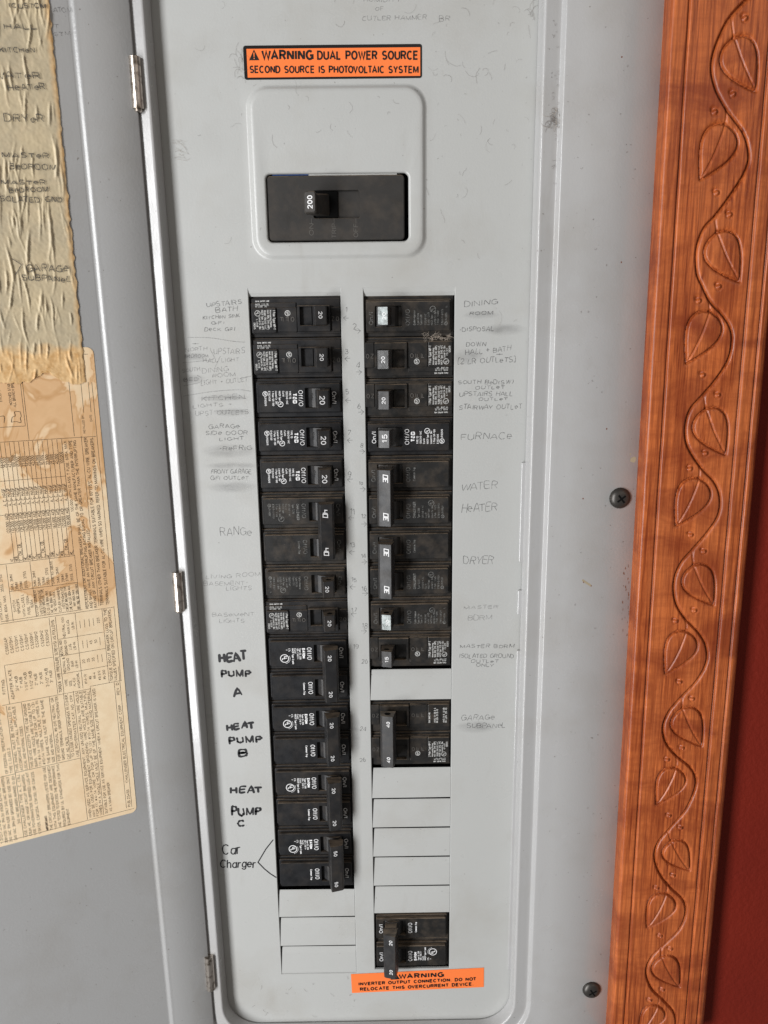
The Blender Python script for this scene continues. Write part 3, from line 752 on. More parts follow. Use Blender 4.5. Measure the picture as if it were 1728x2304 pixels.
    if rl.v: rl.build('raised_letters', 'moulding' if kind == 'mpt' else 'handle', root, kind='stuff')
    return root

B = breaker
B('L', 0, 1, 'mpt', 'black 20 amp breaker at the head of the left column beside pencilled UPSTAIRS BATH', '20')
B('L', 1, 1, 'mpt', 'black 20 amp breaker left of pencilled 3, beside UPSTAIRS HALL/LIGHT', '20')
B('L', 2, 1, 'tb', 'glossy black 20 amp breaker with bold white print, beside the scribbled-out KITCHEN note', '20', ink='ink_hot', casem='black_clean')
B('L', 3, 1, 'tb', 'glossy black 20 amp breaker with bold white print beside pencilled GARAGE SIDE DOOR LIGHT', '20', ink='ink_hot', casem='black_clean')
B('L', 4, 1, 'tb', 'glossy black 20 amp breaker with bold white print beside FRONT GARAGE GFI OUTLET', '20', ink='ink_hot')
B('L', 5, 2, 'cl', 'dusty double breaker with a tie marked 40, beside pencilled RANGE', '40', ink='ink_dim', casem='black_dusty', seg=True)
B('L', 7, 1, 'ch', 'faded 20 amp breaker just below the RANGE double breaker', '20', ink='ink_dim', casem='black_dusty', hole=True)
B('L', 8, 1, 'mpt', 'black 20 amp breaker directly above the HEAT PUMP A double breaker', '20', hole=True, lno='L-5539')
B('L', 9, 2, 'ea', 'black double 20 amp breaker beside the marker words HEAT PUMP A', '20', ink='ink_hot', casem='black_clean')
B('L', 11, 2, 'ea', 'black double 20 amp breaker beside the marker words HEAT PUMP B', '20', ink='ink_hot', casem='black_clean')
B('L', 13, 2, 'ea', 'black double 20 amp breaker beside the marker words HEAT PUMP C', '20', ink='ink_hot', casem='black')
B('L', 15, 2, 'ea', 'black double 50 amp breaker beside the words Car Charger, lowest in the left column', '50', ink='ink_hot', casem='black_clean')
B('R', 0, 1, 'ch', 'worn bright-handled 20 amp breaker at the head of the right column beside DINING', '20', ink='ink_dim', casem='black_dusty', bright=True)
B('R', 1, 1, 'mpt', 'dusty 20 amp breaker beside pencilled DOWN HALL + BATH', '20', handle='handle_worn', casem='black_dusty', lno='VS-911')
B('R', 2, 1, 'mpt', 'dusty 20 amp breaker beside pencilled SOUTH BED and STAIRWAY OUTLET', '20', casem='black_dusty')
B('R', 3, 1, 'tb', 'black 15 amp breaker with bold white print beside pencilled FURNACE', '15', handle='handle_worn', ink='ink_hot')
B('R', 4, 2, 'cl', 'double breaker with a grey tie marked 30 beside pencilled WATER HEATER', '30', ink='ink_dim', seg=True, casem='black_dusty')
B('R', 6, 2, 'cl', 'double breaker with a grey tie marked 30 beside pencilled DRYER', '30', ink='ink_dim', seg=True, casem='black_dusty')
B('R', 8, 1, 'ch', 'dusty bright-handled 20 amp breaker beside pencilled MASTER BDRM, below the DRYER pair', '20', ink='ink_dim', casem='black_dusty', hole=True, bright=True)
B('R', 9, 1, 'mpt', 'dusty 15 amp breaker above the single blank, beside ISOLATED GROUND OUTLET ONLY', '15', casem='black_dusty', hole=True, lno='VS-910')
B('R', 11, 2, 'mpt', 'dusty double 40 amp breaker between blank plates beside pencilled GARAGE SUBPANEL', '40', casem='black_dusty', hole=True, lno='VP-427', tshift=3.6)
B('R', 18, 2, 'ea', 'double 20 amp breaker lowest in the right column, just above the orange INVERTER sticker', '20', ink='ink_hot', casem='black_dusty')

# main breaker
mbk = thing('main_breaker', W((mx0 + mx1) / 2, mz0, -30), 'large charcoal 200 amp main breaker in the embossed cut-out near the top', 'circuit breaker')
bx0 = mx0 + .3; bx1 = U(910, 460, 1.0)[0]; bz1 = U(750, 394, 1.0)[1]; bz0 = U(750, 541, 1)[1]
sx0, sz1 = U(686, 429, 1); sx1, sz0 = U(810, 490, 1)
mb = MB()
rrhole(mb, (bx0, bx1, bz0, bz1), (sx0 + 5, sx1, sz0, sz1), -30, .8, -1.6, 2.2, 1.2, .6, 4)
mb.build('case', 'main', mbk)
mb = MB(); rrbox(mb, sx0 + 5.2, sx0 + 20, sz0 + .4, sz1 - .2, -4, -.6, .5, .3)
mb.build('slot_shade', 'void', mbk)  # black block standing for the deep shadow in the slot
tx0, tz1 = U(682.5, 430, 17); tx1, tz0 = U(712, 479.5, 17)
mb = MB()
L0 = lift(rr(sx0 + 6.5, sx0 + 15.5, sz0 + 1.5, sz1 - 1.5, 1.0, 4), -2)
L1 = lift(rr(tx0 + .5, tx1 + .6, tz0 + .2, tz1 - .2, 1.4, 4), 10); L2 = lift(rr(tx0, tx1, tz0, tz1, 1.4, 4), 12)
def tilt(pts, d): return [W(x, z, d + (x - tx0) * .25) for x, z in pts]
L3 = tilt(rr(tx0, tx1, tz0, tz1, 1.4, 4), 16.2); L4 = tilt(rr(tx0 + .7, tx1 - .7, tz0 + .7, tz1 - .7, 1.0, 4), 17)
loops(mb, [L0, L1, L2, L3, L4]); mb.build('handle', 'main', mbk, smooth=False)
mb = MB(); xm = (tx0 + tx1) / 2; ta = math.atan(.25); text(mb, '200', (W(xm + 1.7, (tz0 + tz1) / 2 - 3.9, 17.05 + .25 * (xm + 1.7 - tx0)), (0, 0, 1), (-math.cos(ta), math.sin(ta), 0), (-math.sin(ta), -math.cos(ta), 0)), 3.3, 7.6, .17, lift_=.15)
mb.build('rating_number', 'ink_hot', mbk)
mb = MB()
for s_, px, y0, y1 in (('ON', 706, 530, 503), ('TRIP', 757, 536, 503), ('OFF', 806, 534, 503)):
    fr, L = frame_px((px, y0), (px, y1), .8); text(mb, s_, fr, 2.9, L, .13, lift_=.12)
    x_, z_ = U(px - 5, 503, .8); ribbon(mb, [(0, 0), (0, 3)], .15, (W(x_, z_, .8), (1, 0, 0), (0, 0, 1), (0, -1, 0)), .1)
mb.build('raised_letters', 'moulding', mbk)
mb = MB(); a = U(601, 389, -1)[0]; 
def strip(x0, x1, m_, d=-1.2):
    q = MB(); xa, za = U(x0, 389.5, d); xb, zb = U(x1, 394.5, d); q.add([W(xa, zb, d), W(xb, zb, d), W(xb, za, d), W(xa, za, d)], [(0, 1, 2, 3)]); return q.build('rating_sticker', m_, mbk)
strip(612, 694, mat('sticker_blue', (0.03, 0.10, 0.32), .4)); strip(694, 893, mat('sticker_white', (.75, .75, .72), .4))

# ------------------------------------------------------------------ handwriting on the sheet steel
NOTES = [
 ('pencil note reading UPSTAIRS BATH KITCHEN SINK GFI DECK GFI', 'pencil', [('o', 468, 286, 905, 246, 62, 'UPSTAIRS'), ('o', 585, 352, 855, 335, 68, 'BATH'), ('o', 420, 442, 885, 412, 46, 'KITCHeN SINK'), ('o', 525, 500, 690, 497, 42, 'GFI'), ('o', 440, 585, 820, 580, 48, 'DeCK GFI')]),
 ('smudged pencil note reading NORTH BEDROOM, UPSTAIRS HALL/LIGHT, SOUTH BED, DINING ROOM LIGHT + OUTLET', 'pencil_faint', [('o', 205, 840, 475, 822, 55, 'NORTH'), ('o', 200, 915, 490, 908, 48, 'BeDROOM'), ('o', 555, 872, 940, 862, 75, 'UPSTAIRS'), ('o', 425, 975, 870, 962, 55, 'HALL LIGHT'),
   ('o', 165, 1098, 390, 1078, 50, 'SOUTH'), ('o', 415, 1112, 745, 1074, 62, 'DINING'), ('o', 540, 1168, 830, 1140, 55, 'ROOM'), ('o', 185, 1205, 370, 1200, 48, 'BED'), ('o', 400, 1258, 985, 1208, 62, 'LIGHT + OUTLET'), ('o', 285, 760, 370, 758, 50, '+')]),
 ('rubbed-out pencil note reading KITCHEN LIGHTS + UPST OUTLETS', 'pencil_faint', [('o', 405, 1452, 940, 1425, 60, 'KITCHEN'), ('o', 300, 1542, 790, 1512, 48, 'LIGHTS +'), ('o', 330, 1638, 990, 1612, 60, 'UPST OUTLETS')]),
 ('pencil note reading GARAGE SIDE DOOR LIGHT - REFRIG', 'pencil', [('g', 272, 1285, 550, 1278, 38, 'GARAGe'), ('g', 245, 1342, 622, 1334, 38, 'SIDe DOOR'), ('g', 370, 1390, 590, 1386, 32, 'LIGHT'), ('g', 365, 1477, 660, 1474, 40, '-ReFRIG')]),
 ('pencil note reading FRONT GARAGE GFI OUTLET', 'pencil', [('i', 295, 262, 655, 262, 42, 'FRONT GARAGE'), ('i', 290, 316, 630, 313, 36, 'GFI OUTLeT')]),
 ('pencil note reading RANGE', 'pencil', [('i', 378, 815, 655, 805, 72, 'RANGe')]),
 ('faint pencil note reading LIVING ROOM BASEMENT LIGHTS', 'pencil_faint', [('i', 250, 1197, 735, 1172, 38, 'LIVING ROOM'), ('i', 230, 1257, 595, 1247, 36, 'BASEMENT'), ('i', 430, 1300, 655, 1296, 38, 'LIGHTS')]),
 ('faint pencil note reading BASEMENT LIGHTS', 'pencil_faint', [('i', 305, 1530, 680, 1527, 36, 'BASeMeNT'), ('i', 370, 1588, 590, 1584, 36, 'LIGHTS')]),
 ('thick black marker note reading HEAT PUMP A', 'marker', [('k', 205, 520, 460, 495, 85, 'HEAT', .24), ('k', 225, 655, 495, 640, 62, 'PUMP', .26), ('k', 335, 822, 418, 802, 72, 'A', .24)]),
 ('thick black marker note reading HEAT PUMP B', 'marker', [('k', 275, 1128, 525, 1098, 62, 'HEAT', .28), ('k', 295, 1250, 595, 1222, 62, 'PUMP', .26), ('k', 380, 1358, 470, 1348, 72, 'B', .24)]),
 ('thick black marker note reading HEAT PUMP C', 'marker', [('m', 305, 340, 592, 327, 62, 'HEAT', .26), ('m', 315, 540, 580, 528, 80, 'PUMP', .2), ('m', 375, 642, 450, 632, 62, 'C', .25)]),
 ('thin black marker note reading Car Charger with a bracket', 'marker', [('m', 235, 880, 400, 876, 90, 'Car', .11), ('m', 215, 1000, 535, 996, 72, 'Charger', .13)]),
 ('pencil note reading DINING ROOM - DISPOSAL', 'pencil', [('h', 1045, 202, 1340, 178, 50, 'DINING'), ('h', 1090, 275, 1300, 268, 34, 'ROOM'), ('h', 1000, 420, 1308, 416, 40, '-DISPOSAL')]),
 ('pencil note reading DOWN HALL + BATH + 2 LR OUTLETS', 'pencil', [('h', 1060, 552, 1238, 547, 42, 'DOWN'), ('h', 1055, 628, 1460, 588, 46, 'HALL + BATH'), ('h', 1325, 640, 1385, 637, 40, '+'), ('h', 985, 708, 1500, 690, 50, '[2 LR OUTLeTS]')]),
 ('pencil note reading SOUTH BED SW OUTLET UPSTAIRS HALL OUTLET STAIRWAY OUTLET', 'pencil', [('h', 988, 887, 1480, 886, 38, 'SOUTH BeD(SW)'), ('h', 1140, 937, 1405, 928, 32, 'OUTLeT'), ('h', 1000, 996, 1475, 990, 42, 'UPSTAIRS HALL'), ('h', 1170, 1036, 1430, 1030, 30, 'OUTLeT'), ('h', 995, 1112, 1560, 1106, 42, 'STAIRWAY OUTLeT')]),
 ('pencil note reading FURNACE', 'pencil', [('h', 1015, 1382, 1465, 1372, 60, 'FURNACe')]),
 ('pencil note reading WATER HEATER', 'pencil', [('j', 1015, 410, 1340, 387, 65, 'WATER'), ('j', 1020, 607, 1335, 582, 75, 'HeATER')]),
 ('pencil note reading DRYER', 'pencil', [('j', 1035, 1062, 1300, 1062, 78, 'DRYER')]),
 ('pencil note reading MASTER BDRM', 'pencil_faint', [('j', 1040, 1467, 1345, 1457, 32, 'MASTER'), ('j', 1075, 1562, 1290, 1558, 48, 'BDRM')]),
 ('pencil note reading MASTER BDRM ISOLATED GROUND OUTLET ONLY', 'pencil', [('l', 1005, 389, 1485, 387, 32, 'MASTER BDRM'), ('l', 1000, 477, 1485, 477, 40, 'ISOLATED GROUND'), ('l', 1100, 520, 1350, 517, 32, 'OUTLeT'), ('l', 1148, 556, 1305, 553, 30, 'ONLY')]),
 ('pencil note reading GARAGE SUBPANEL', 'pencil', [('l', 1015, 1030, 1310, 1024, 46, 'GARAGe'), ('l', 1065, 1097, 1410, 1097, 46, 'SUBPANeL')]),
 ('faint pencil note at the top edge ending in BR', 'pencil_faint', [('q', 915, 14, 1155, 12, 30, 'HUMIDITY'), ('q', 990, 72, 1045, 67, 25, 'OF'), ('q', 905, 137, 1325, 127, 32, 'CUTLER HAMMER'), ('q', 1405, 140, 1475, 136, 38, 'BR')]),
]
LINES = {1: [('o', [(230, 658), (520, 665), (800, 708), (950, 718)]), ('o', [(515, 790), (525, 830), (548, 870), (535, 935), (170, 975)]), ('o', [(350, 1130), (405, 1165), (380, 1220), (180, 1262)]), ('o', [(640, 890), (575, 1030)]), ('o', [(880, 1175), (1020, 1140)])],
         2: [('o', [(180, 1390), (520, 1335), (860, 1310), (1020, 1330)]), ('o', [(420, 1410), (700, 1400), (960, 1418)]), ('o', [(560, 1575), (800, 1570), (985, 1590)])],
         11: [('m', [(688, 750), (625, 830), (555, 948), (610, 1005), (665, 1050), (715, 1082)])]}
for i, (lab, ink, rows) in enumerate(NOTES):
    mb = MB()
    for row in rows:
        reg, x0, y0, x1, y1, h = row[:6]; s_ = row[6]; wt = row[7] if len(row) > 7 else None
        p0, p1 = S(reg, x0, y0), S(reg, x1, y1)
        fr, L = frame_px(p0, p1); hh = px_h(p0, h / REG[reg][2])
        w = (wt if wt else .42 / hh)
        text(mb, s_, fr, hh, L, w, hand=1.0 if not wt else (.45 if wt < .2 and s_[0] == 'C' else .9), slant=.1, cap=bool(wt), lift_=.06)
    for reg, pts in LINES.get(i, []):
        q = [U(*S(reg, x, y)) for x, y in pts]
        ribbon(mb, smooth_poly(q, 4) if i != 11 else q, .2 if i != 11 else .42, ((0, 0, 0), (1, 0, 0), (0, 0, 1), (0, -1, 0)), .13, cap=(i == 11))
    mb.build('handwritten_note', ink, panel, label=lab)
NUM = [('g', 1490, 252, 45, '1'), ('g', 1485, 620, 50, '3'), ('g', 1492, 975, 45, '5'), ('g', 1505, 1342, 48, '7'), ('i', 1512, 290, 50, '9'), ('i', 1528, 625, 55, '11'), ('i', 1528, 910, 42, '13'),
       ('i', 1540, 1225, 42, '15'), ('i', 1545, 1490, 36, '17'), ('k', 1395, 395, 45, '19'), ('h', 60, 395, 52, '2'), ('h', 85, 745, 52, '4'), ('h', 95, 1108, 48, '6'), ('h', 120, 1450, 42, '8'), ('j', 105, 360, 32, '10'),
       ('j', 128, 655, 36, '12'), ('j', 130, 1012, 36, '14'), ('j', 132, 1300, 42, '16'), ('l', 132, 212, 45, '18'), ('l', 132, 526, 38, '20'), ('l', 118, 1125, 38, '24'), ('l', 118, 1400, 36, '26')]
ARR = [('g', 1472, 298, -1), ('g', 1484, 660, -1), ('g', 1490, 1030, -1), ('g', 1505, 1385, -1), ('i', 1508, 312, -1), ('i', 1518, 652, -1), ('i', 1524, 957, -1), ('i', 1530, 1266, -1), ('i', 1540, 1507, -1), None,
       ('h', 122, 412, 1), ('h', 132, 778, 1), ('h', 152, 1132, 1), ('h', 160, 1484, 1), ('j', 166, 396, 1), ('j', 178, 706, 1), ('j', 178, 1042, 1), ('j', 186, 1322, 1), ('l', 176, 236, 1), None, None, None]
F0 = ((0, 0, 0), (1, 0, 0), (0, 0, 1), (0, -1, 0))
for (reg, x, y, h, s_), ar in zip(NUM, ARR):
    mb = MB()
    p0 = S(reg, x, y); hh = px_h(p0, h / REG[reg][2]); fr, _ = frame_px(p0, (p0[0] + 10, p0[1]))
    text(mb, s_, fr, hh, None, .4 / hh, hand=1.0, lift_=.06)
    if ar:
        reg, x, y, sg = ar
        def q(dx, dy): return U(*S(reg, x + dx, y + dy))
        ribbon(mb, [q(0, 0), q(-sg * 48, rnd.uniform(-6, 6))], .16, F0, .08); ribbon(mb, [q(-sg * 26, -20), q(0, 0), q(-sg * 24, 24)], .17, F0, .1)
    mb.build('handwritten_number', 'pencil', panel, label='pencilled number ' + s_ + (' with a small arrow' if ar else ''))
# graphite rubbed out with a thumb
M['smudge'] = mat('graphite_smudge', (0.16, 0.155, 0.155), .6); n = NT(M['smudge'])
gr = n.n('ShaderNodeTexGradient', gradient_type='SPHERICAL'); mp = n.n('ShaderNodeMapping'); n.l(n.tc.outputs['Generated'], mp.inputs[0]); mp.inputs['Location'].default_value = (-1, 0, -1); mp.inputs['Scale'].default_value = (2, 0, 2); n.l(mp.outputs[0], gr.inputs[0])
fa = n.math('MULTIPLY', n.val(gr.outputs[1], 0, .7), n.val(n.noise(n.mapped((.4, 1, 1)), 160, 4, .6), .3, .75, .04, .33)); n.l(fa, n.b.inputs['Alpha'])
for k, (reg, x, y, w_, h_) in enumerate([('o', 780, 1590, 260, 60), ('o', 680, 1410, 330, 55), ('g', 450, 1480, 260, 70), ('i', 490, 380, 230, 60), ('i', 480, 190, 260, 40), ('h', 1400, 400, 210, 60), ('h', 1200, 270, 170, 40), ('l', 1150, 1090, 200, 60), ('o', 300, 1180, 170, 70), ('o', 330, 900, 180, 60), ('k', 1420, 1160, 55, 200), ('h', 1080, 640, 150, 80)]):
    x0, z0 = U(*S(reg, x - w_, y + h_)); x1, z1 = U(*S(reg, x + w_, y - h_)); mb = MB(); dd = .03 + .002 * k
    mb.add([W(x0, z0, dd), W(x1, z0, dd), W(x1, z1, dd), W(x0, z1, dd)], [(0, 1, 2, 3)]); mb.build('pencil_smudge', 'smudge', panel)

# ------------------------------------------------------------------ warning stickers
def quad_sheet(mb, P, d, th=.0, seg=(24, 6), wob=None):
    (a, b, c, e) = P      # TL TR BR BL in (x,z)
    nx, nz = seg; base = len(mb.v)
    for j in range(nz + 1):
        for i in range(nx + 1):
            u, v = i / nx, j / nz
            x = (a[0] * (1 - u) + b[0] * u) * (1 - v) + (e[0] * (1 - u) + c[0] * u) * v
            z = (a[1] * (1 - u) + b[1] * u) * (1 - v) + (e[1] * (1 - u) + c[1] * u) * v
            mb.v.append(W(x, z, d + (wob(u, v) if wob else 0)))
    for j in range(nz):
        for i in range(nx):
            k = base + j * (nx + 1) + i; mb.f.append((k, k + nx + 1, k + nx + 2, k + 1))
def tri_sign(mb_b, mb_o, fr, h):
    O, e1, e2, nv = fr
    def T(x, y, o_): return tuple(O[k] + e1[k] * x + e2[k] * y + nv[k] * o_ for k in range(3))
    w = h * 1.06
    mb_b.add([T(0, 0, .15), T(w, 0, .15), T(w / 2, h, .15)], [(0, 1, 2)])
    m_ = w / 2; s = h * .055
    mb_o.add([T(m_ - s * .7, h * .30, .2), T(m_ + s * .7, h * .30, .2), T(m_ + s * 1.1, h * .72, .2), T(m_ - s * 1.1, h * .72, .2), T(m_ - s, h * .12, .2), T(m_ + s, h * .12, .2), T(m_ + s, h * .22, .2), T(m_ - s, h * .22, .2)], [(0, 1, 2, 3), (4, 5, 6, 7)])
st1 = thing('warning_sticker', W(*U(750, 178), 0), 'long orange DUAL POWER SOURCE warning sticker with a black border above the main breaker', 'sticker')
P = [U(547, 100.5), U(949.5, 101.5), U(949, 178), U(550, 177.5)]
mb = MB(); x0, x1, z0, z1 = P[0][0], P[1][0], (P[2][1] + P[3][1]) / 2, (P[0][1] + P[1][1]) / 2
xo = (P[0][0] + P[3][0]) / 2; x1 = (P[1][0] + P[2][0]) / 2
L0 = rr(xo, x1, z0, z1, 1.4, 4); loops(mb, [lift(L0, .02), lift(L0, .22)])
mb.build('border', 'gloss_black', st1)
def wob1(u, v): return .09 * math.exp(-((u - .36) ** 2) / .006 - ((v - .85) ** 2) / .05) + .08 * math.exp(-((u - .05) ** 2) / .002 - ((v - .9) ** 2) / .03)
ox0 = U(556, 140)[0]; ox1 = U(945.5, 140)[0]; oz1 = U(750, 108.5)[1]; oz0 = U(750, 173)[1]
mb = MB(); quad_sheet(mb, [(ox0, oz1), (ox1, oz1), (ox1, oz0), (ox0, oz0)], .30, seg=(60, 12), wob=wob1)
mb.build('face', 'orange', st1, smooth=True)
mb = MB(); mo = MB()
def ptext(mb, reg, x0, y0, x1, y1, h, s_, w, lift_=.42):
    p0, p1 = S(reg, x0, y0), S(reg, x1, y1); fr, L = frame_px(p0, p1); text(mb, s_, fr, px_h(p0, h / REG[reg][2]), L, w, lift_=lift_)
ptext(mb, 'q', 255, 392, 592, 392, 68, 'WARNING', .215); ptext(mb, 'q', 615, 390, 1270, 390, 61, 'DUAL POWER SOURCE', .19)
ptext(mb, 'q', 178, 476, 1272, 477, 50, 'SECOND SOURCE IS PHOTOVOLTAIC SYSTEM', .19)
p0 = S('q', 175, 392); fr, _ = frame_px(p0, S('q', 250, 392)); fr = ((fr[0][0], fr[0][1] - .3, fr[0][2]), *fr[1:]); tri_sign(mb, mo, fr, px_h(p0, 69 / 2.88))
mb.build('lettering', 'ink_black', st1, kind='stuff'); mo.build('exclamation_mark', 'orange', st1)
st2 = thing('warning_sticker', W(*U(940, 2230), 0), 'plain orange INVERTER OUTPUT CONNECTION warning sticker at the foot of the right column', 'sticker')
P = [U(789.6, 2191.4), U(1088.9, 2176.7), U(1088.4, 2220.3), U(792, 2233.7)]
mb = MB(); quad_sheet(mb, P, .25, wob=lambda u, v: .0); mb.build('face', 'orange', st2)
mb = MB(); mo = MB()
ptext(mb, 'n', 462, 1431, 865, 1413, 46, 'WARNING', .25, .34); ptext(mb, 'n', 105, 1490, 1152, 1444, 31, 'INVERTER OUTPUT CONNECTION. DO NOT', .25, .34); ptext(mb, 'n', 118, 1537, 1128, 1489, 31, 'RELOCATE THIS OVERCURRENT DEVICE.', .25, .34)
p0 = S('n', 390, 1436); fr, _ = frame_px(p0, S('n', 460, 1432)); fr = ((fr[0][0], fr[0][1] - .25, fr[0][2]), *fr[1:]); tri_sign(mb, mo, fr, px_h(p0, 66 / 3.95))
mb.build('lettering', 'ink_black', st2, kind='stuff'); mo.build('exclamation_mark', 'orange', st2)

# ------------------------------------------------------------------ printed label inside the door
M['label'] = mat('aged_label_paper', (0.70, 0.50, 0.30), 0.55, spec=.3)
n = NT(M['label']); v = n.mapped((1, 1, 1))
sxyz = n.n('ShaderNodeSeparateXYZ'); n.l(n.tc.outputs['Object'], sxyz.inputs[0])
zpos = n.val(sxyz.outputs[2], -.27, -.12, 0, 1)
blot = n.math('ADD', n.math('MULTIPLY', n.noise(n.mapped((1, 1, .8)), 25, 4, .55, 1.0), .74), n.math('MULTIPLY', zpos, .150))
edge_ = n.ramp(blot, [(0, (.90, .74, .51)), (.50, (.88, .70, .47)), (.535, (.86, .62, .38)), (.55, (.60, .34, .15)), (.575, (.74, .47, .25)), (.66, (.70, .42, .21)), (.80, (.62, .34, .15))])
soft = n.noise(v, 22, 4, .6); fine = n.noise(v, 120, 6, .65)
c_ = n.mix(n.val(soft, .45, .72, 0, .45), edge_, (.82, .56, .32))
n.l(n.mix(n.val(fine, .42, .75, 0, .30), c_, (.62, .38, .18)), n.b.inputs['Base Color'])
lab = thing('printed_label', DW(30, -300), 'yellowed water-stained wiring label with small printed tables inside the open door', 'label')
lu0, _ = DP(263, 1350); _, lz1 = DP(205, 781); _, lz0 = DP(306, 1826)
lu1 = lu0 + 190
def rr2(u0, u1, z0, z1, r, n=5): return rr(u0, u1, z0, z1, r, n)
mb = MB(); L0 = rr2(lu0, lu1, lz0, lz1, 4.0); loops(mb, [[DW(u, z, .02) for u, z in L0][::-1], [DW(u, z, .2) for u, z in L0][::-1]])
mb.build('paper', 'label', lab)
def dtext(mb, reg, x, yb, yt, s_, h=1.9, xt=None, w=.12, off=.26):
    p = S(reg, x, yb); u, z0 = DP(*p)
    q = S(reg, x - .11 * (yb - yt), yt) if xt is None else S(reg, xt, yt); _, z1 = DP(*q)
    if z1 - z0 < .5: return
    O = DW(u, z0, 0); text(mb, s_, (O, (0, 0, 1), (tm[0], -tm[1], 0), (nm[0], -nm[1], 0)), h * .88, z1 - z0, w, lift_=off)
mb = MB()
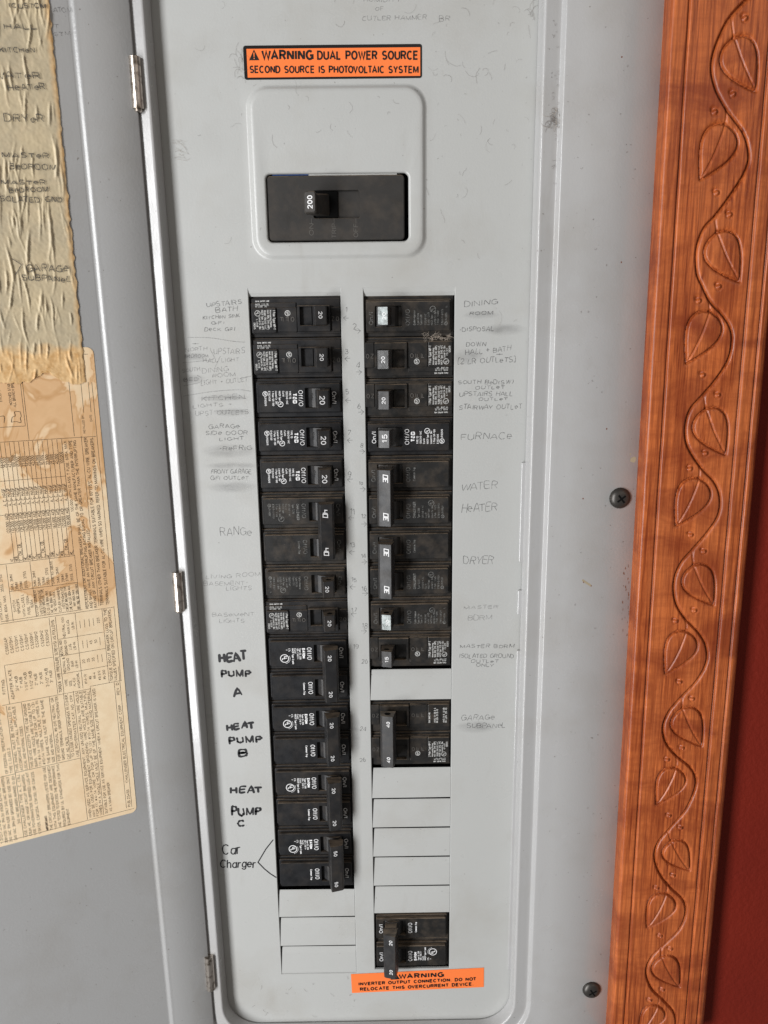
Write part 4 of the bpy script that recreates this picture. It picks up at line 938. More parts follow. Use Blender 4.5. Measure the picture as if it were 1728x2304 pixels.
for r_ in [
 ('r', 110, 1625, 1375, 'NOTCHED STAB FOR', 1.7), ('r', 145, 1645, 1340, 'ALL BRANCH BREAKERS', 1.7), ('r', 18, 1595, 1490, 'EXCEPT', 1.7),
 ('a', 760, 455, 290, 'INSTALLED BY:', 1.5), ('a', 820, 348, 285, 'DATE:', 1.5),
 ('b', 880, 1007, 448, 'TORQUE CIRCUIT BREAKER LUGS TO THE', 2.1), ('b', 912, 1003, 448, 'VALUES SPECIFIED ON CIRCUIT BREAKERS.', 2.1),
 ('b', 678, 1030, 955, '#14-10'), ('b', 712, 995, 970, '#8'), ('b', 745, 990, 940, '#6-4'), ('b', 785, 1000, 928, '#3-2/0'), ('b', 822, 995, 920, '#6-300'),
 ('b', 662, 870, 840, '20'), ('b', 697, 860, 833, '25'), ('b', 735, 855, 825, '35'), ('b', 718, 722, 693, '45'), ('b', 755, 713, 685, '50'), ('b', 775, 558, 515, '225'),
 ('b', 527, 1050, 995, 'WIRE'), ('b', 560, 1048, 1000, 'SIZE,'), ('b', 590, 1050, 985, 'AL-CU'), ('b', 625, 1065, 945, 'AWG/KCMIL'),
 ('b', 515, 945, 825, 'NEUTRAL &'), ('b', 545, 925, 830, 'GROUND'), ('b', 575, 895, 850, 'BAR'), ('b', 607, 905, 850, 'LB-IN'),
 ('b', 492, 815, 692, 'NEUTRAL (N2)'), ('b', 528, 805, 690, 'GROUND (G1)'), ('b', 557, 765, 720, 'LUG'), ('b', 592, 765, 705, 'LB-IN'),
 ('b', 512, 670, 512, 'NEUTRAL (N1)'), ('b', 545, 640, 535, 'MAIN LUG'), ('b', 578, 605, 550, 'LB-IN'), ('b', 483, 1095, 530, 'TORQUE WIRE PRESSURE SCREW(S) AS FOLLOWS:', 2.1),
 ('b', 70, 800, 670, 'CS900AP', 2.0), ('b', 108, 790, 662, 'CS075H1', 2.0), ('b', 148, 780, 655, 'CS100H1', 2.0), ('b', 187, 772, 647, 'CS125H1', 2.0), ('b', 225, 762, 640, 'CS150H1', 2.0), ('b', 265, 755, 632, 'CS200H1', 2.0),
 ('b', 302, 745, 622, 'CS200H2', 2.0), ('b', 345, 738, 615, 'CS250H2', 2.0), ('b', 385, 735, 608, 'CS300H2', 2.0),
 ('b', 47, 1110, 998, 'FITTING', 2.0), ('b', 115, 1150, 920, 'ADAPTER PLATE', 2.0), ('b', 148, 1085, 970, '3/4" HUB', 2.0), ('b', 180, 1062, 975, '1" HUB', 2.0), ('b', 220, 1080, 940, '1-1/4" HUB', 2.0), ('b', 260, 1070, 930, '1-1/2" HUB', 2.0),
 ('b', 295, 1040, 950, '2" HUB', 2.0), ('b', 335, 1030, 940, '2" HUB', 2.0), ('b', 383, 1050, 908, '2-1/2" HUB', 2.0), ('b', 412, 1020, 925, '3" HUB', 2.0),
 ('b', 128, 472, 380, 'SWITCH'), ('b', 160, 485, 370, '18PS/30PS'), ('b', 202, 505, 333, 'WITH CLASS L'), ('b', 238, 490, 335, 'FUSE, 1200A-'), ('b', 262, 440, 375, '1600A'), ('b', 25, 535, 370, 'WITH CLASS T'), ('b', 68, 545, 340, 'FUSE, 800A. MAX.'),
 ('b', 302, 500, 300, 'CUTLER HAMMER/'), ('b', 335, 490, 300, 'WESTINGHOUSE'), ('b', 360, 490, 293, 'CIRCUIT BREAKER TYPE'), ('b', 390, 488, 305, 'LC, LD, LDE 800A MAX.'), ('b', 417, 475, 305, 'MC, MA 800A MAX.'), ('b', 443, 465, 308, 'ND 1200A MAX.'),
 ('b', 480, 470, 277, 'CUTLER HAMMER/'), ('b', 507, 447, 275, 'WESTINGHOUSE'), ('b', 535, 462, 270, 'CIRCUIT BREAKER TYPE'), ('b', 563, 455, 265, 'LHE, HLD, LDC 800A MAX.'), ('b', 590, 425, 295, 'MAY 800A MAX.'), ('b', 622, 450, 252, 'NBY, HND, NDC 1200A MAX.'),
 ('b', 110, 305, 180, '1MM, 3MM'), ('b', 143, 298, 240, '35MM'), ('b', 178, 292, 235, '37MM'), ('b', 215, 288, 155, '35SS, 37SS'), ('b', 285, 275, 155, '1MM, 3MM'), ('b', 318, 270, 205, '35MM'), ('b', 353, 262, 200, '37MM'), ('b', 385, 262, 127, '35SS, 37SS'),
 ('b', 425, 255, 75, 'SAME AS ABOVE'), ('b', 465, 248, 125, '1MM, 3MM'), ('b', 500, 240, 178, '35MM'), ('b', 532, 235, 173, '37MM'), ('b', 570, 230, 100, '35SS, 37SS'), ('b', 30, 315, 180, '35SS, 37SS'),
 ('c', 65, 828, 330, 'OF FEDERAL SPECIFICATION W-P-115C', 1.9), ('c', 102, 822, 625, 'TYPE 1, CLASS 2.', 1.9), ('c', 147, 812, 308, 'THIS PANEL MUST BE INSTALLED IN', 1.9), ('c', 180, 803, 305, 'ACCORDANCE WITH ALL APPLICABLE', 1.9), ('c', 215, 795, 455, 'LOCAL AND NATIONAL CODES.', 1.9),
 ('c', 262, 782, 285, 'THIS DEVICE ACCEPTS TYPE CGB GROUND', 1.9), ('c', 295, 772, 280, 'BARS. WIRE HOLES ARE SUITABLE FOR', 1.9), ('c', 325, 765, 275, '(1) #4-14 WIRE OR FOR UP TO (3)', 1.9), ('c', 355, 757, 262, '#10-14 WIRES. MULTIPLE WIRES IN', 1.9),
 ('c', 393, 750, 255, 'THE SAME HOLE MUST BE THE SAME', 1.9), ('c', 428, 740, 515, 'SIZE AND MATERIAL.', 1.9), ('c', 472, 728, 238, 'FOR ADDITIONAL #6-2/0 NEUTRAL OR', 1.9), ('c', 505, 720, 228, 'GROUND TERMINALS, ORDER POWERMASTER', 1.9), ('c', 545, 715, 540, 'CAT. NO. CNL20.', 1.9),
 ('c', 578, 700, 212, 'TO CLOSE UNUSED OPENINGS IN COVER,', 1.9), ('c', 615, 695, 212, 'USE POWERMASTER CAT. NO. CFP.', 1.9), ('c', 713, 1172, 195, 'WHEN USED AS SERVICE EQUIPMENT, ANY UNUSED NEUTRAL WIRE HOLES', 1.9), ('c', 742, 1163, 190, 'MAY BE USED FOR EQUIPMENT GROUNDING. WIRE HOLES ARE SUITABLE', 1.9),
 ('c', 770, 1158, 185, 'FOR (1) #4-14 WIRE OR FOR UP TO (2) #10-14 WIRES. MULTIPLE', 1.9), ('c', 798, 1150, 180, 'WIRES IN A SINGLE HOLE MUST BE OF THE SAME SIZE AND MATERIAL.', 1.9), ('c', 838, 1137, 170, 'SUITABLE FOR USE AS SERVICE EQUIPMENT WHEN A CIRCUIT BREAKER IS USED', 1.9), ('c', 872, 1122, 897, 'AS A MAIN BREAKER', 1.9),
 ('c', 1015, 1085, 953, 'PUB 23456', 2.0), ('c', 997, 897, 290, 'CHALLENGER ELECTRICAL EQUIPMENT CORP.', 2.0), ('c', 930, 217, 122, 'REV. D', 2.0),
 ('c', 215, 1318, 830, 'USE CHALLENGER TYPE A, C, CBJ,', 1.9), ('c', 250, 1310, 828, 'CBJH, HC, OR HAGF CIRCUIT BREAKERS.', 1.9), ('c', 283, 1302, 815, 'USE POWERMASTER SUBFEED LUG KIT', 1.9), ('c', 322, 1293, 808, 'CSK125, CSK125A, CSK150, OR CSK225.', 1.9),
 ('c', 412, 1265, 775, 'THE CIRCUIT BREAKERS LISTED FOR USE', 1.9), ('c', 447, 1258, 770, 'WITH THIS EQUIPMENT ARE DESIGNED', 1.9), ('c', 478, 1245, 765, 'AND TESTED TO EXCEED THE PERFORMANCE', 1.9), ('c', 515, 1235, 755, 'REQUIRED BY UL STANDARDS FOR THIS', 1.9), ('c', 548, 1225, 1100, 'EQUIPMENT', 1.9),
 ('c', 28, 1372, 865, '120/240 VAC 1PH-3W', 1.9), ('c', 62, 1365, 850, '208Y/120 VAC 1PH-3W (FROM 3O-4W NETWORK)', 1.9), ('c', 97, 1358, 850, '240 VAC 1PH (USE ONLY 240 VAC BREAKERS)', 1.9), ('c', 135, 1345, 850, '240 VAC 3PH-3W GROUNDED BO (USE ONLY', 1.9), ('c', 160, 1215, 845, '240 VAC BREAKERS MARKED 1O-3O)', 1.9)]:
    dtext(mb, *r_[:5], h=(r_[5] if len(r_) > 5 else 1.8))
dtext(mb, 'c', 380, 1273, 1150, 'IMPORTANT:', 1.9, w=.24)
def dt2(reg0, x, yb, reg1, xt, yt, s_, h=2.1):
    u, z0 = DP(*S(reg0, x, yb)); _, z1 = DP(*S(reg1, xt, yt))
    text(mb, s_, (DW(u, z0), (0, 0, 1), (tm[0], -tm[1], 0), (nm[0], -nm[1], 0)), h * .85, z1 - z0, .13, lift_=.26)
dt2('a', 655, 1150, 'a', 595, 515, '100,000 WITH CLASS T FUSE, 600A. MAX.', 1.9)
dt2('b', 690, 445, 'a', 640, 515, 'REPLACEMENT OR ADDITIONAL BREAKERS SHALL BE OF THE SAME MANUFACTURER AND TYPE')
dt2('b', 722, 443, 'a', 678, 515, 'AND SHALL HAVE AN INTERRUPTING RATING EQUAL TO OR GREATER THAN THE INTERRUPTING')
dt2('b', 755, 437, 'a', 800, 1300, 'RATING OF ANY CIRCUIT BREAKER INSTALLED.')
dt2('b', 805, 420, 'a', 778, 490, 'TERMINALS OTHER THAN BREAKER TERMINALS SUITABLE FOR 60°/75°C AL-CU WIRE. BREAKER', 2.3)
dt2('b', 850, 415, 'a', 835, 487, 'TERMINALS SUITABLE FOR AL-CU WIRE WHEN SO MARKED. REFER TO MARKINGS ON BREAKERS.', 2.3)
# interrupting-rating table
vals = ['22,000', '25,000', '42,000', '100,000', '10,000', '22,000', '25,000', '42,000', '65,000', '10,000', '22,000', '25,000', '42,000', '100,000']
codes = ['VC_', 'HCB_', 'C_, CM_, CB_', 'HC_', 'CMH_', 'VC_', 'HCB_', 'C_, CM_, CB_', 'HC_', 'CMH_', 'VC_', 'HCB_', 'C_, CM_, CB_', 'HC_']
aic = ['(22,000 AIC)', '(10,000 AIC)', '(22,000 AIC)', '(25,000 AIC)', '(42,000 AIC)', '(100,000 AIC)', '(10,000 AIC)', '(22,000 AIC)', '(25,000 AIC)', '(42,000 AIC)', '(65,000 AIC)', '(10,000 AIC)', '(22,000 AIC)', '(100,000 AIC)']
colx = [8, 50, 92, 133, 175, 217, 260, 300, 343, 383, 430, 472, 515, 558]
_, zc0 = DP(*S('a', 300, 742)); _, zc1 = DP(*S('a', 300, 1080)); _, zc2 = DP(*S('a', 420, 1325)); _, zc3 = DP(*S('a', 400, 1560)); _, zl = DP(*S('a', 300, 860)); _, zl2 = DP(*S('a', 300, 1155)); _, ztop = DP(*S('a', 300, 520)); _, zbot = DP(*S('a', 300, 1580))
for k, x in enumerate(colx):
    u, _ = DP(*S('a', x + 4, 700)); F_ = lambda z: (DW(u, z), (0, 0, 1), (tm[0], -tm[1], 0), (nm[0], -nm[1], 0))
    text(mb, vals[k], F_(zc0), 1.9, len(vals[k]) * 1.05, .13, lift_=.26); text(mb, 'A, C, HAGF', F_(zc1), 1.9, 11, .13, lift_=.26)
    text(mb, aic[k], F_(zc2 + 1.5), 1.9, 12.2, .13, lift_=.26); text(mb, codes[k], F_(zc3), 1.9, len(codes[k]) * .95, .13, lift_=.26)
    ribbon(mb, [(0, 0), (ztop - zbot, 0)], .12, (DW(u - .35, zbot), (0, 0, 1), (tm[0], -tm[1], 0), (nm[0], -nm[1], 0)), .24)
ink = mb.build('printing', 'ink_label', lab, kind='stuff')
mb = MB()
def rule(reg, x0, y0, x1, y1, w=.13):
    a, b = DP(*S(reg, x0, y0)), DP(*S(reg, x1, y1))
    if abs(a[0] - b[0]) < abs(a[1] - b[1]): m_ = (a[0] + b[0]) / 2; a, b = (m_, a[1]), (m_, b[1])
    else: m_ = (a[1] + b[1]) / 2; a, b = (a[0], m_), (b[0], m_)
    ribbon(mb, [a, b], w, ((PM[0], -PM[1], 0), (tm[0], -tm[1], 0), (0, 0, 1), (nm[0], -nm[1], 0)), .21 + .01 * (len(mb.f) % 3))
for q in [('c', 5, 1385, 1040, 1085), ('c', 1040, 1085, 905, 0), ('a', 965, 1659, 825, 0), ('c', 185, 1330, 120, 825), ('c', 685, 1187, 565, 190), ('c', 808, 1150, 700, 160), ('c', 985, 1098, 885, 120), ('c', 120, 828, 625, 705), ('c', 0, 862, 120, 828),
          ('c', 120, 828, 47, 305), ('c', 235, 795, 163, 278), ('c', 445, 745, 380, 235), ('c', 555, 715, 488, 205), ('c', 20, 318, 700, 155), ('c', 700, 155, 945, 103), ('b', 75, 1190, 35, 895), ('b', 455, 1110, 375, 520), ('b', 498, 1100, 428, 510), ('b', 648, 1065, 580, 480),
          ('b', 848, 1025, 793, 447), ('b', 945, 1003, 880, 430), ('b', 30, 893, 410, 820), ('b', 485, 960, 840, 885), ('b', 470, 822, 820, 750), ('b', 455, 690, 805, 625), ('b', 0, 575, 880, 428), ('b', 5, 545, 640, 458), ('b', 105, 545, 45, 105), ('b', 285, 510, 230, 85),
          ('b', 415, 270, 372, 40), ('b', 630, 458, 575, 30), ('b', 75, 322, 600, 235), ('b', 0, 115, 575, 25), ('b', 672, 440, 620, 0), ('b', 775, 425, 720, 0), ('a', 0, 1190, 615, 1120), ('a', 0, 885, 585, 830), ('a', 0, 550, 850, 465), ('a', 0, 405, 225, 385), ('a', 225, 385, 180, 0), ('a', 252, 510, 205, 0),
          ('a', 660, 480, 612, 0), ('a', 600, 1120, 560, 520), ('a', 742, 270, 720, 0), ('a', 808, 265, 785, 0), ('a', 725, 478, 800, 1300), ('r', 0, 1190, 780, 1170), ('r', 0, 1322, 160, 1320)]:
    rule(*q)
for q in [(628, 600, 618, 540), (662, 592, 652, 530), (700, 585, 688, 525), (730, 580, 722, 520), (648, 755, 640, 695), (683, 750, 672, 690), (782, 730, 772, 670), (765, 865, 755, 805), (798, 860, 787, 800)]: rule('b', *q)
for pts in ([(100, 355), (108, 310), (135, 300), (128, 262), (180, 262)], [(100, 355), (145, 350), (185, 360), (180, 320), (188, 300), (178, 265)], [(0, 305), (30, 300), (40, 320), (35, 360)]):
    ribbon(mb, smooth_poly([DP(*S('a', x, y)) for x, y in pts], 3), .14, ((PM[0], -PM[1], 0), (tm[0], -tm[1], 0), (0, 0, 1), (nm[0], -nm[1], 0)), .3)
mb.build('ruled_lines', 'ink_label', lab, kind='stuff')

# crinkled tape sheet over the handwritten list
M['tape'] = mat('crinkled_tape', (0.6, 0.45, 0.28), 0.5, spec=.4)
tape = thing('taped_sheet', DW(40, 20), 'crinkled amber tape sheet over a handwritten list, upper left on the open door', 'paper')
tu_r = DP(104, 0)[0]; tu_r2 = DP(191, 781)[0]; tu0 = (tu_r + tu_r2) / 2
_, tz0 = DP(120, 862); tz1 = lz1 + 250; _, tz_or = DP(100, 783)
res = .5; NU = int(90 / res); NZ = int((tz1 - tz0) / res)
rs = np.random.RandomState(3)
uu, zz = np.meshgrid(np.arange(NU + 1) * res, tz0 + np.arange(NZ + 1) * res)
hgt = np.zeros_like(uu)
cand = [(rs.uniform(1, 90), rs.uniform(tz0, tz1), rs.uniform(3, 13), rs.uniform(.34, .6), rs.uniform(.35, 1.5), rs.uniform(-.22, .16), rs.uniform(0, 6.3), rs.uniform(.3, 1.1)) for _ in range(420)]
for u0, z0, L, w, a, sl, ph, wv in cand:
    m_ = (np.abs(zz - z0) < L) & (np.abs(uu - u0) < 8)
    if not m_.any(): continue
    dz = (zz[m_] - z0); du = uu[m_] - (u0 + sl * dz + wv * np.sin(dz * .22 + ph) * .8)
    hgt[m_] += a * np.exp(-(du / w) ** 2) * np.clip(1 - (dz / L) ** 2, 0, 1)
hgt = np.minimum(hgt, 1.5)
def smooth2(a, k):
    for _ in range(k): a = (a + np.roll(a, 1, 0) + np.roll(a, -1, 0) + np.roll(a, 1, 1) + np.roll(a, -1, 1)) / 5
    return a
fin = smooth2(rs.rand(*hgt.shape), 2); fin = (fin - fin.mean()) / fin.std() * .035
low = smooth2(rs.rand(*hgt.shape), 30); low = (low - low.min()) / (low.max() - low.min())
hgt = hgt * .55 + low * .25 + .3 + fin
hgt[:, :2] *= np.array([.3, .8])
edgej = smooth2(rs.rand(*hgt.shape), 10)[:, 0]; edgej = (edgej - edgej.mean()) / edgej.std() * .22
botj = np.cumsum(rs.randn(NU + 1)) * .3; botj = botj - np.linspace(botj[0], botj[-1], NU + 1); botj += 2.0 * np.exp(-((np.arange(NU + 1) * res - 22) / 6) ** 2) * 3
V = []
for j in range(NZ + 1):
    for i in range(NU + 1):
        u = tu0 + uu[j, i] + (edgej[j] if i == 0 else 0); z = zz[j, i] + (botj[i] * max(0, 1 - j / 18) if j < 18 else 0)
        V.append(DW(u, z, .3 + hgt[j, i]))
Fc = [(j * (NU + 1) + i, (j + 1) * (NU + 1) + i, (j + 1) * (NU + 1) + i + 1, j * (NU + 1) + i + 1) for j in range(NZ) for i in range(NU)]
mb = MB(); mb.v = V; mb.f = Fc
tso = mb.build('sheet', 'tape', tape, smooth=True)
att = tso.data.color_attributes.new('tone', 'FLOAT_COLOR', 'POINT'); cols = np.ones((len(V), 4), dtype=np.float32)
ed = np.clip(1 - uu / 3.2 + (low - .5) * .9, 0, 1); bt = np.clip((tz_or + 1.5 - zz) / 5.0 + (low - .5) * 1.6, 0, 1)
cols[:, 0] = np.maximum(ed, bt).ravel(); cols[:, 1] = low.ravel(); att.data.foreach_set('color', cols.ravel())
n = NT(M['tape']); at = n.n('ShaderNodeAttribute', attribute_name='tone'); sp = n.n('ShaderNodeSeparateColor'); n.l(at.outputs['Color'], sp.inputs[0])
fine = n.noise(n.mapped((1, 1, 1)), 220, 5, .6); big = n.noise(n.mapped((1, 1, 1)), 40, 4, .6)
c0 = n.mix(n.val(big, .35, .65), (0.48, 0.41, 0.285), (0.60, 0.495, 0.32)); c0 = n.mix(n.val(fine, .5, .75, 0, .6), c0, (0.66, 0.53, 0.35))
c1 = n.mix(n.val(fine, .4, .7), (0.78, 0.53, 0.27), (0.58, 0.33, 0.125))
n.l(n.mix(sp.outputs[0], c0, c1), n.b.inputs['Base Color'])
def hand_door(mb, reg, x0, y0, x1, y1, h, s_, base, off, w=.45):
    p0, p1 = S(reg, x0, y0), S(reg, x1, y1)
    a, b = np.array(DP(*p0)), np.array(DP(*p1)); t = b - a; L = np.linalg.norm(t); t /= L; hh = abs(DP(p0[0], p0[1] - h / REG[reg][2])[1] - a[1])
    e1 = (tm[0] * t[0], -tm[1] * t[0], t[1]); e2 = (tm[0] * t[1], -tm[1] * t[1], -t[0]) ; e2 = tuple(-v_ for v_ in e2) if e2[2] < 0 else e2
    text(mb, s_, (DW(a[0], a[1]), e1, e2, (nm[0], -nm[1], 0)), hh, L, w / hh, hand=1.0, lift_=off)
mb = MB()
for q in [('p', -40, 515, 265, 515, 40, 'WATeR'), ('p', 55, 592, 300, 587, 40, 'HeATeR'), ('p', 30, 797, 290, 797, 50, 'DRYeR'), ('p', 15, 1022, 320, 1030, 35, 'MASTeR'), ('p', 60, 1097, 365, 1112, 40, 'BeDROOM'), ('p', 10, 1197, 300, 1200, 32, 'MASTeR'),
          ('p', 60, 1252, 315, 1247, 36, 'BeDROOM'), ('p', -15, 1310, 405, 1316, 38, 'ISOLATED GND'), ('r', 235, 442, 605, 442, 62, 'GARAGe'), ('r', 195, 518, 630, 536, 55, 'SUBPANeL'), ('p', 30, 195, 240, 195, 35, 'HALL'), ('p', 0, 345, 230, 350, 35, 'KITCHeN'), ('p', 60, 60, 300, 62, 35, '(CUSTOM')]:
    hand_door(mb, *q, None, 1.3, .5)
q = [DP(*S('r', x, y)) for x, y in ((105, 325), (150, 352), (190, 380), (165, 425), (135, 470))]
ribbon(mb, q, .26, ((PM[0], -PM[1], 0), (tm[0], -tm[1], 0), (0, 0, 1), (nm[0], -nm[1], 0)), 1.3)
mb.build('handwriting', 'pencil_dark', tape, kind='stuff')
mb = MB()
hand_door(mb, 'p', 345, 82, 470, 84, 35, 'ATOM', None, .1); hand_door(mb, 'p', 352, 185, 385, 185, 33, 'T', None, .1); hand_door(mb, 'p', 350, 238, 460, 232, 28, 'STM', None, .1)
mb.build('handwritten_note', 'pencil_faint', panel, label='pencil letters on the open door at the tape edge')

# ------------------------------------------------------------------ carved wood trim board
DW_ = D2 + 13.0
pTL, pBL = U(1513, 0, DW_), U(1376, 2304, DW_)
wr0, wr1 = U(1712, 1028, DW_ - 2), U(1588, 2304, DW_ - 2)
tv = np.array(pTL) - np.array(pBL); tv /= np.linalg.norm(tv); tw_ = np.array([tv[1], -tv[0]])
O_ = np.array(pBL)
def toB(px, py, d=DW_):
    q = np.array(U(px, py, d)) - O_; return float(q @ tw_), float(q @ tv)
wid = (toB(1712, 1028)[0] + toB(1588, 2304)[0]) / 2
gL = np.mean([toB(1300 + 720 / 3.876, 600 + 1659 / 3.876)[0], toB(1250 + 540 / 3.471, 2304)[0]]); gR = np.mean([toB(1300 + 1370 / 3.876, 1028)[0], toB(1250 + 1010 / 3.471, 2304)[0]]); gR2 = np.mean([toB(1300 + 1500 / 3.876, 1028)[0], toB(1250 + 1095 / 3.471, 2304)[0]])
Lb = float((np.array(pTL) - O_) @ tv) + 60
vine = [(1740, -60), (1715, -30), (1677, 0), (1634, 51), (1603, 130), (1607, 189), (1634, 244), (1673, 299), (1685, 346), (1677, 385), (1646, 436), (1611, 483), (1583, 515), (1567, 562), (1568, 612), (1579, 641), (1599, 680), (1625, 708), (1643, 737), (1647, 768),
 (1638, 811), (1610, 855), (1581, 889), (1553, 922), (1542, 961), (1545, 998), (1560, 1028), (1581, 1057), (1607, 1085), (1620, 1119), (1616, 1160), (1591, 1199), (1560, 1235), (1532, 1268), (1517, 1307), (1519, 1351), (1537, 1387), (1573, 1426), (1589, 1457), (1589, 1493),
 (1568, 1532), (1537, 1565), (1506, 1601), (1492, 1637), (1499, 1673), (1522, 1702), (1553, 1728), (1566, 1756), (1560, 1787), (1541, 1826), (1509, 1863), (1480, 1898), (1473, 1933), (1486, 1970), (1509, 1999), (1538, 2028), (1542, 2059), (1527, 2094), (1495, 2126), (1466, 2154), (1454, 2189), (1466, 2226), (1492, 2252), (1515, 2278), (1521, 2304), (1515, 2335)]
leaves = [((1652, 84), (1701, 204)), ((1632, 279), (1577, 403)), ((1614, 523), (1664, 633)), ((1597, 701), (1545, 817)), ((1589, 920), (1633, 1023)), ((1573, 1077), (1522, 1183)), ((1561, 1273), (1606, 1362)), ((1544, 1421), (1498, 1516)), ((1536, 1595), (1579, 1680)),
 ((1521, 1729), (1478, 1810)), ((1511, 1894), (1552, 1960)), ((1499, 2012), (1457, 2088)), ((1489, 2154), (1529, 2222)), ((1480, 2264), (1440, 2325))]
berries = [(1677, 41), (1650, 212), (1609, 252), (1613, 434), (1642, 483), (1618, 645), (1573, 677), (1582, 844), (1616, 889), (1588, 1020), (1553, 1055), (1555, 1204), (1584, 1241), (1563, 1374), (1521, 1398), (1530, 1535), (1558, 1573), (1535, 1684), (1502, 1710), (1506, 1836), (1532, 1863), (1515, 1971), (1478, 1999), (1486, 2107), (1509, 2136), (1491, 2228), (1463, 2251)]
res = .45
NW = int(round(wid / res)); NL = int(round((Lb + 20) / res)); ws = np.linspace(0, wid, NW + 1); ls = np.linspace(-20, Lb, NL + 1)
XX, YY = np.meshgrid(ws, ls); Hh = np.zeros_like(XX); REGN = np.zeros(XX.shape, int)
def edge_round(x, r, h): t = np.clip(1 - x / r, 0, 1); return -h * (1 - np.sqrt(np.clip(1 - t * t, 0, 1)))
Hh += edge_round(XX, 2.2, 2.2); Hh += edge_round(wid - XX, 6.5, 7.0)
wob = smooth2(rs.rand(NL + 1, 3), 200)[:, 0]; wob = (wob - wob.mean()) * .8
for g, dep, wd_ in ((gL, 1.6, .55), (gR, 1.6, .55), (gR2, 1.5, .55)):
    s = XX - (g + wob[:, None]); Hh -= dep * np.exp(-(s / wd_) ** 2)
Hh += .30 * np.exp(-((XX - (gR + 2.3)) / 1.5) ** 2) + .15 * np.exp(-((XX - (gL + 2.2)) / 1.4) ** 2)
def dist_poly(pts, maxd):
    """signed distance (left/right) to a polyline within maxd"""
    D = np.full(XX.shape, 99.0); Sg = np.zeros(XX.shape); Ti = np.zeros(XX.shape)
    for i in range(len(pts) - 1):
        a, b = np.array(pts[i]), np.array(pts[i + 1])
        x0, x1 = min(a[0], b[0]) - maxd, max(a[0], b[0]) + maxd; y0, y1 = min(a[1], b[1]) - maxd, max(a[1], b[1]) + maxd
        i0, i1 = np.searchsorted(ws, [x0, x1]); j0, j1 = np.searchsorted(ls, [y0, y1])
        if i0 >= i1 or j0 >= j1: continue
        sx, sy = XX[j0:j1, i0:i1], YY[j0:j1, i0:i1]; ab = b - a; L2 = float(ab @ ab) + 1e-9
        t = np.clip(((sx - a[0]) * ab[0] + (sy - a[1]) * ab[1]) / L2, 0, 1)
        dx, dy = sx - (a[0] + t * ab[0]), sy - (a[1] + t * ab[1]); d = np.hypot(dx, dy); sg = np.sign(ab[0] * dy - ab[1] * dx)
        sub = D[j0:j1, i0:i1]; m_ = d < sub; sub[m_] = d[m_]; Sg[j0:j1, i0:i1][m_] = sg[m_]; Ti[j0:j1, i0:i1][m_] = (i + t[m_]) / (len(pts) - 1)
    return D, Sg, Ti
vp = smooth_poly([toB(*p) for p in vine], 6)
Dv, Sv, Tv = dist_poly(vp, 5)
# vine: sharp cut on one flank, sloping away on the other
right = np.array([1.0])
Hh -= np.where(Dv < 5, 1.9 * np.exp(-(Dv / .62) ** 2), 0)
nearv = Dv < 3.4
Hh -= np.where(nearv & (Sv > 0), 1.25 * np.exp(-(Dv / 1.5) ** 2), 0)
REGN[(Dv < 1.8)] = 1
jr = random.Random(5)
for li, (b_, t_) in enumerate(leaves):
    b0, t0 = np.array(toB(*b_)), np.array(toB(*t_)); ax = t0 - b0; L = np.linalg.norm(ax); ax /= L; side = 1 if t_[0] < b_[0] else -1
    pr_ = np.array([-ax[1], ax[0]]) ; pr_ = pr_ if pr_[0] > 0 else -pr_
    out = []
    for k in range(25):
        a = k / 24; f = math.sin(math.pi * a ** .62) ** .9 if 0 < a < 1 else 0
        out.append((a, f))
    wl = L * .34
    # the outer flank runs straight to the tip, the inner one bellies out
    o1 = [b0 + ax * L * a - pr_ * side * wl * f * .86 * (1 - .15 * a) for a, f in out]; o2 = [b0 + ax * L * a + pr_ * side * wl * f * 1.12 for a, f in out]
    poly = o1 + o2[::-1]
    Dl, _, _ = dist_poly([tuple(p) for p in poly] + [tuple(poly[0])], 4)
    x0, x1 = min(p[0] for p in poly), max(p[0] for p in poly); y0, y1 = min(p[1] for p in poly), max(p[1] for p in poly)
    i0, i1 = np.searchsorted(ws, [x0, x1]); j0, j1 = np.searchsorted(ls, [y0, y1]); sx, sy = XX[j0:j1, i0:i1], YY[j0:j1, i0:i1]
    ins = np.zeros(sx.shape, bool)
    for k in range(len(poly)):
        a, c = poly[k], poly[(k + 1) % len(poly)]
        if a[1] == c[1]: continue
        cr = ((a[1] > sy) != (c[1] > sy)) & (sx < (c[0] - a[0]) * (sy - a[1]) / (c[1] - a[1]) + a[0]); ins ^= cr
    Hh -= np.where(Dl < 4, 1.5 * np.exp(-(Dl / .58) ** 2), 0)
    INS = np.zeros(XX.shape, bool); INS[j0:j1, i0:i1] = ins
    Hh += np.where(INS, .9 * (1 - np.exp(-Dl / 2.2)), 0); Hh -= np.where(~INS & (Dl < 4), .7 * np.exp(-(Dl / 1.5) ** 2), 0)
    mid = [b0 + ax * L * a + pr_ * side * (wl * .10 * math.sin(math.pi * a)) for a in np.linspace(-.02, .96, 9)]
    Dm, _, _ = dist_poly([tuple(p) for p in mid], 2.5); Hh -= np.where((Dm < 2.5), .85 * np.exp(-(Dm / .55) ** 2), 0)
    REGN[INS] = 10 + li
    # stalk from the vine to the leaf
    k = int(np.argmin([np.hypot(p[0] - b0[0], p[1] - (b0[1] + L * .30)) for p in vp])); st = [np.array(vp[k]), (np.array(vp[k]) + b0) / 2 + np.array([.5 * side, 0]), b0]
    Ds, _, _ = dist_poly(smooth_poly([tuple(p) for p in st], 4), 2.5); Hh -= np.where((Ds < 2.5) & (~INS), .8 * np.exp(-(Ds / .5) ** 2), 0)
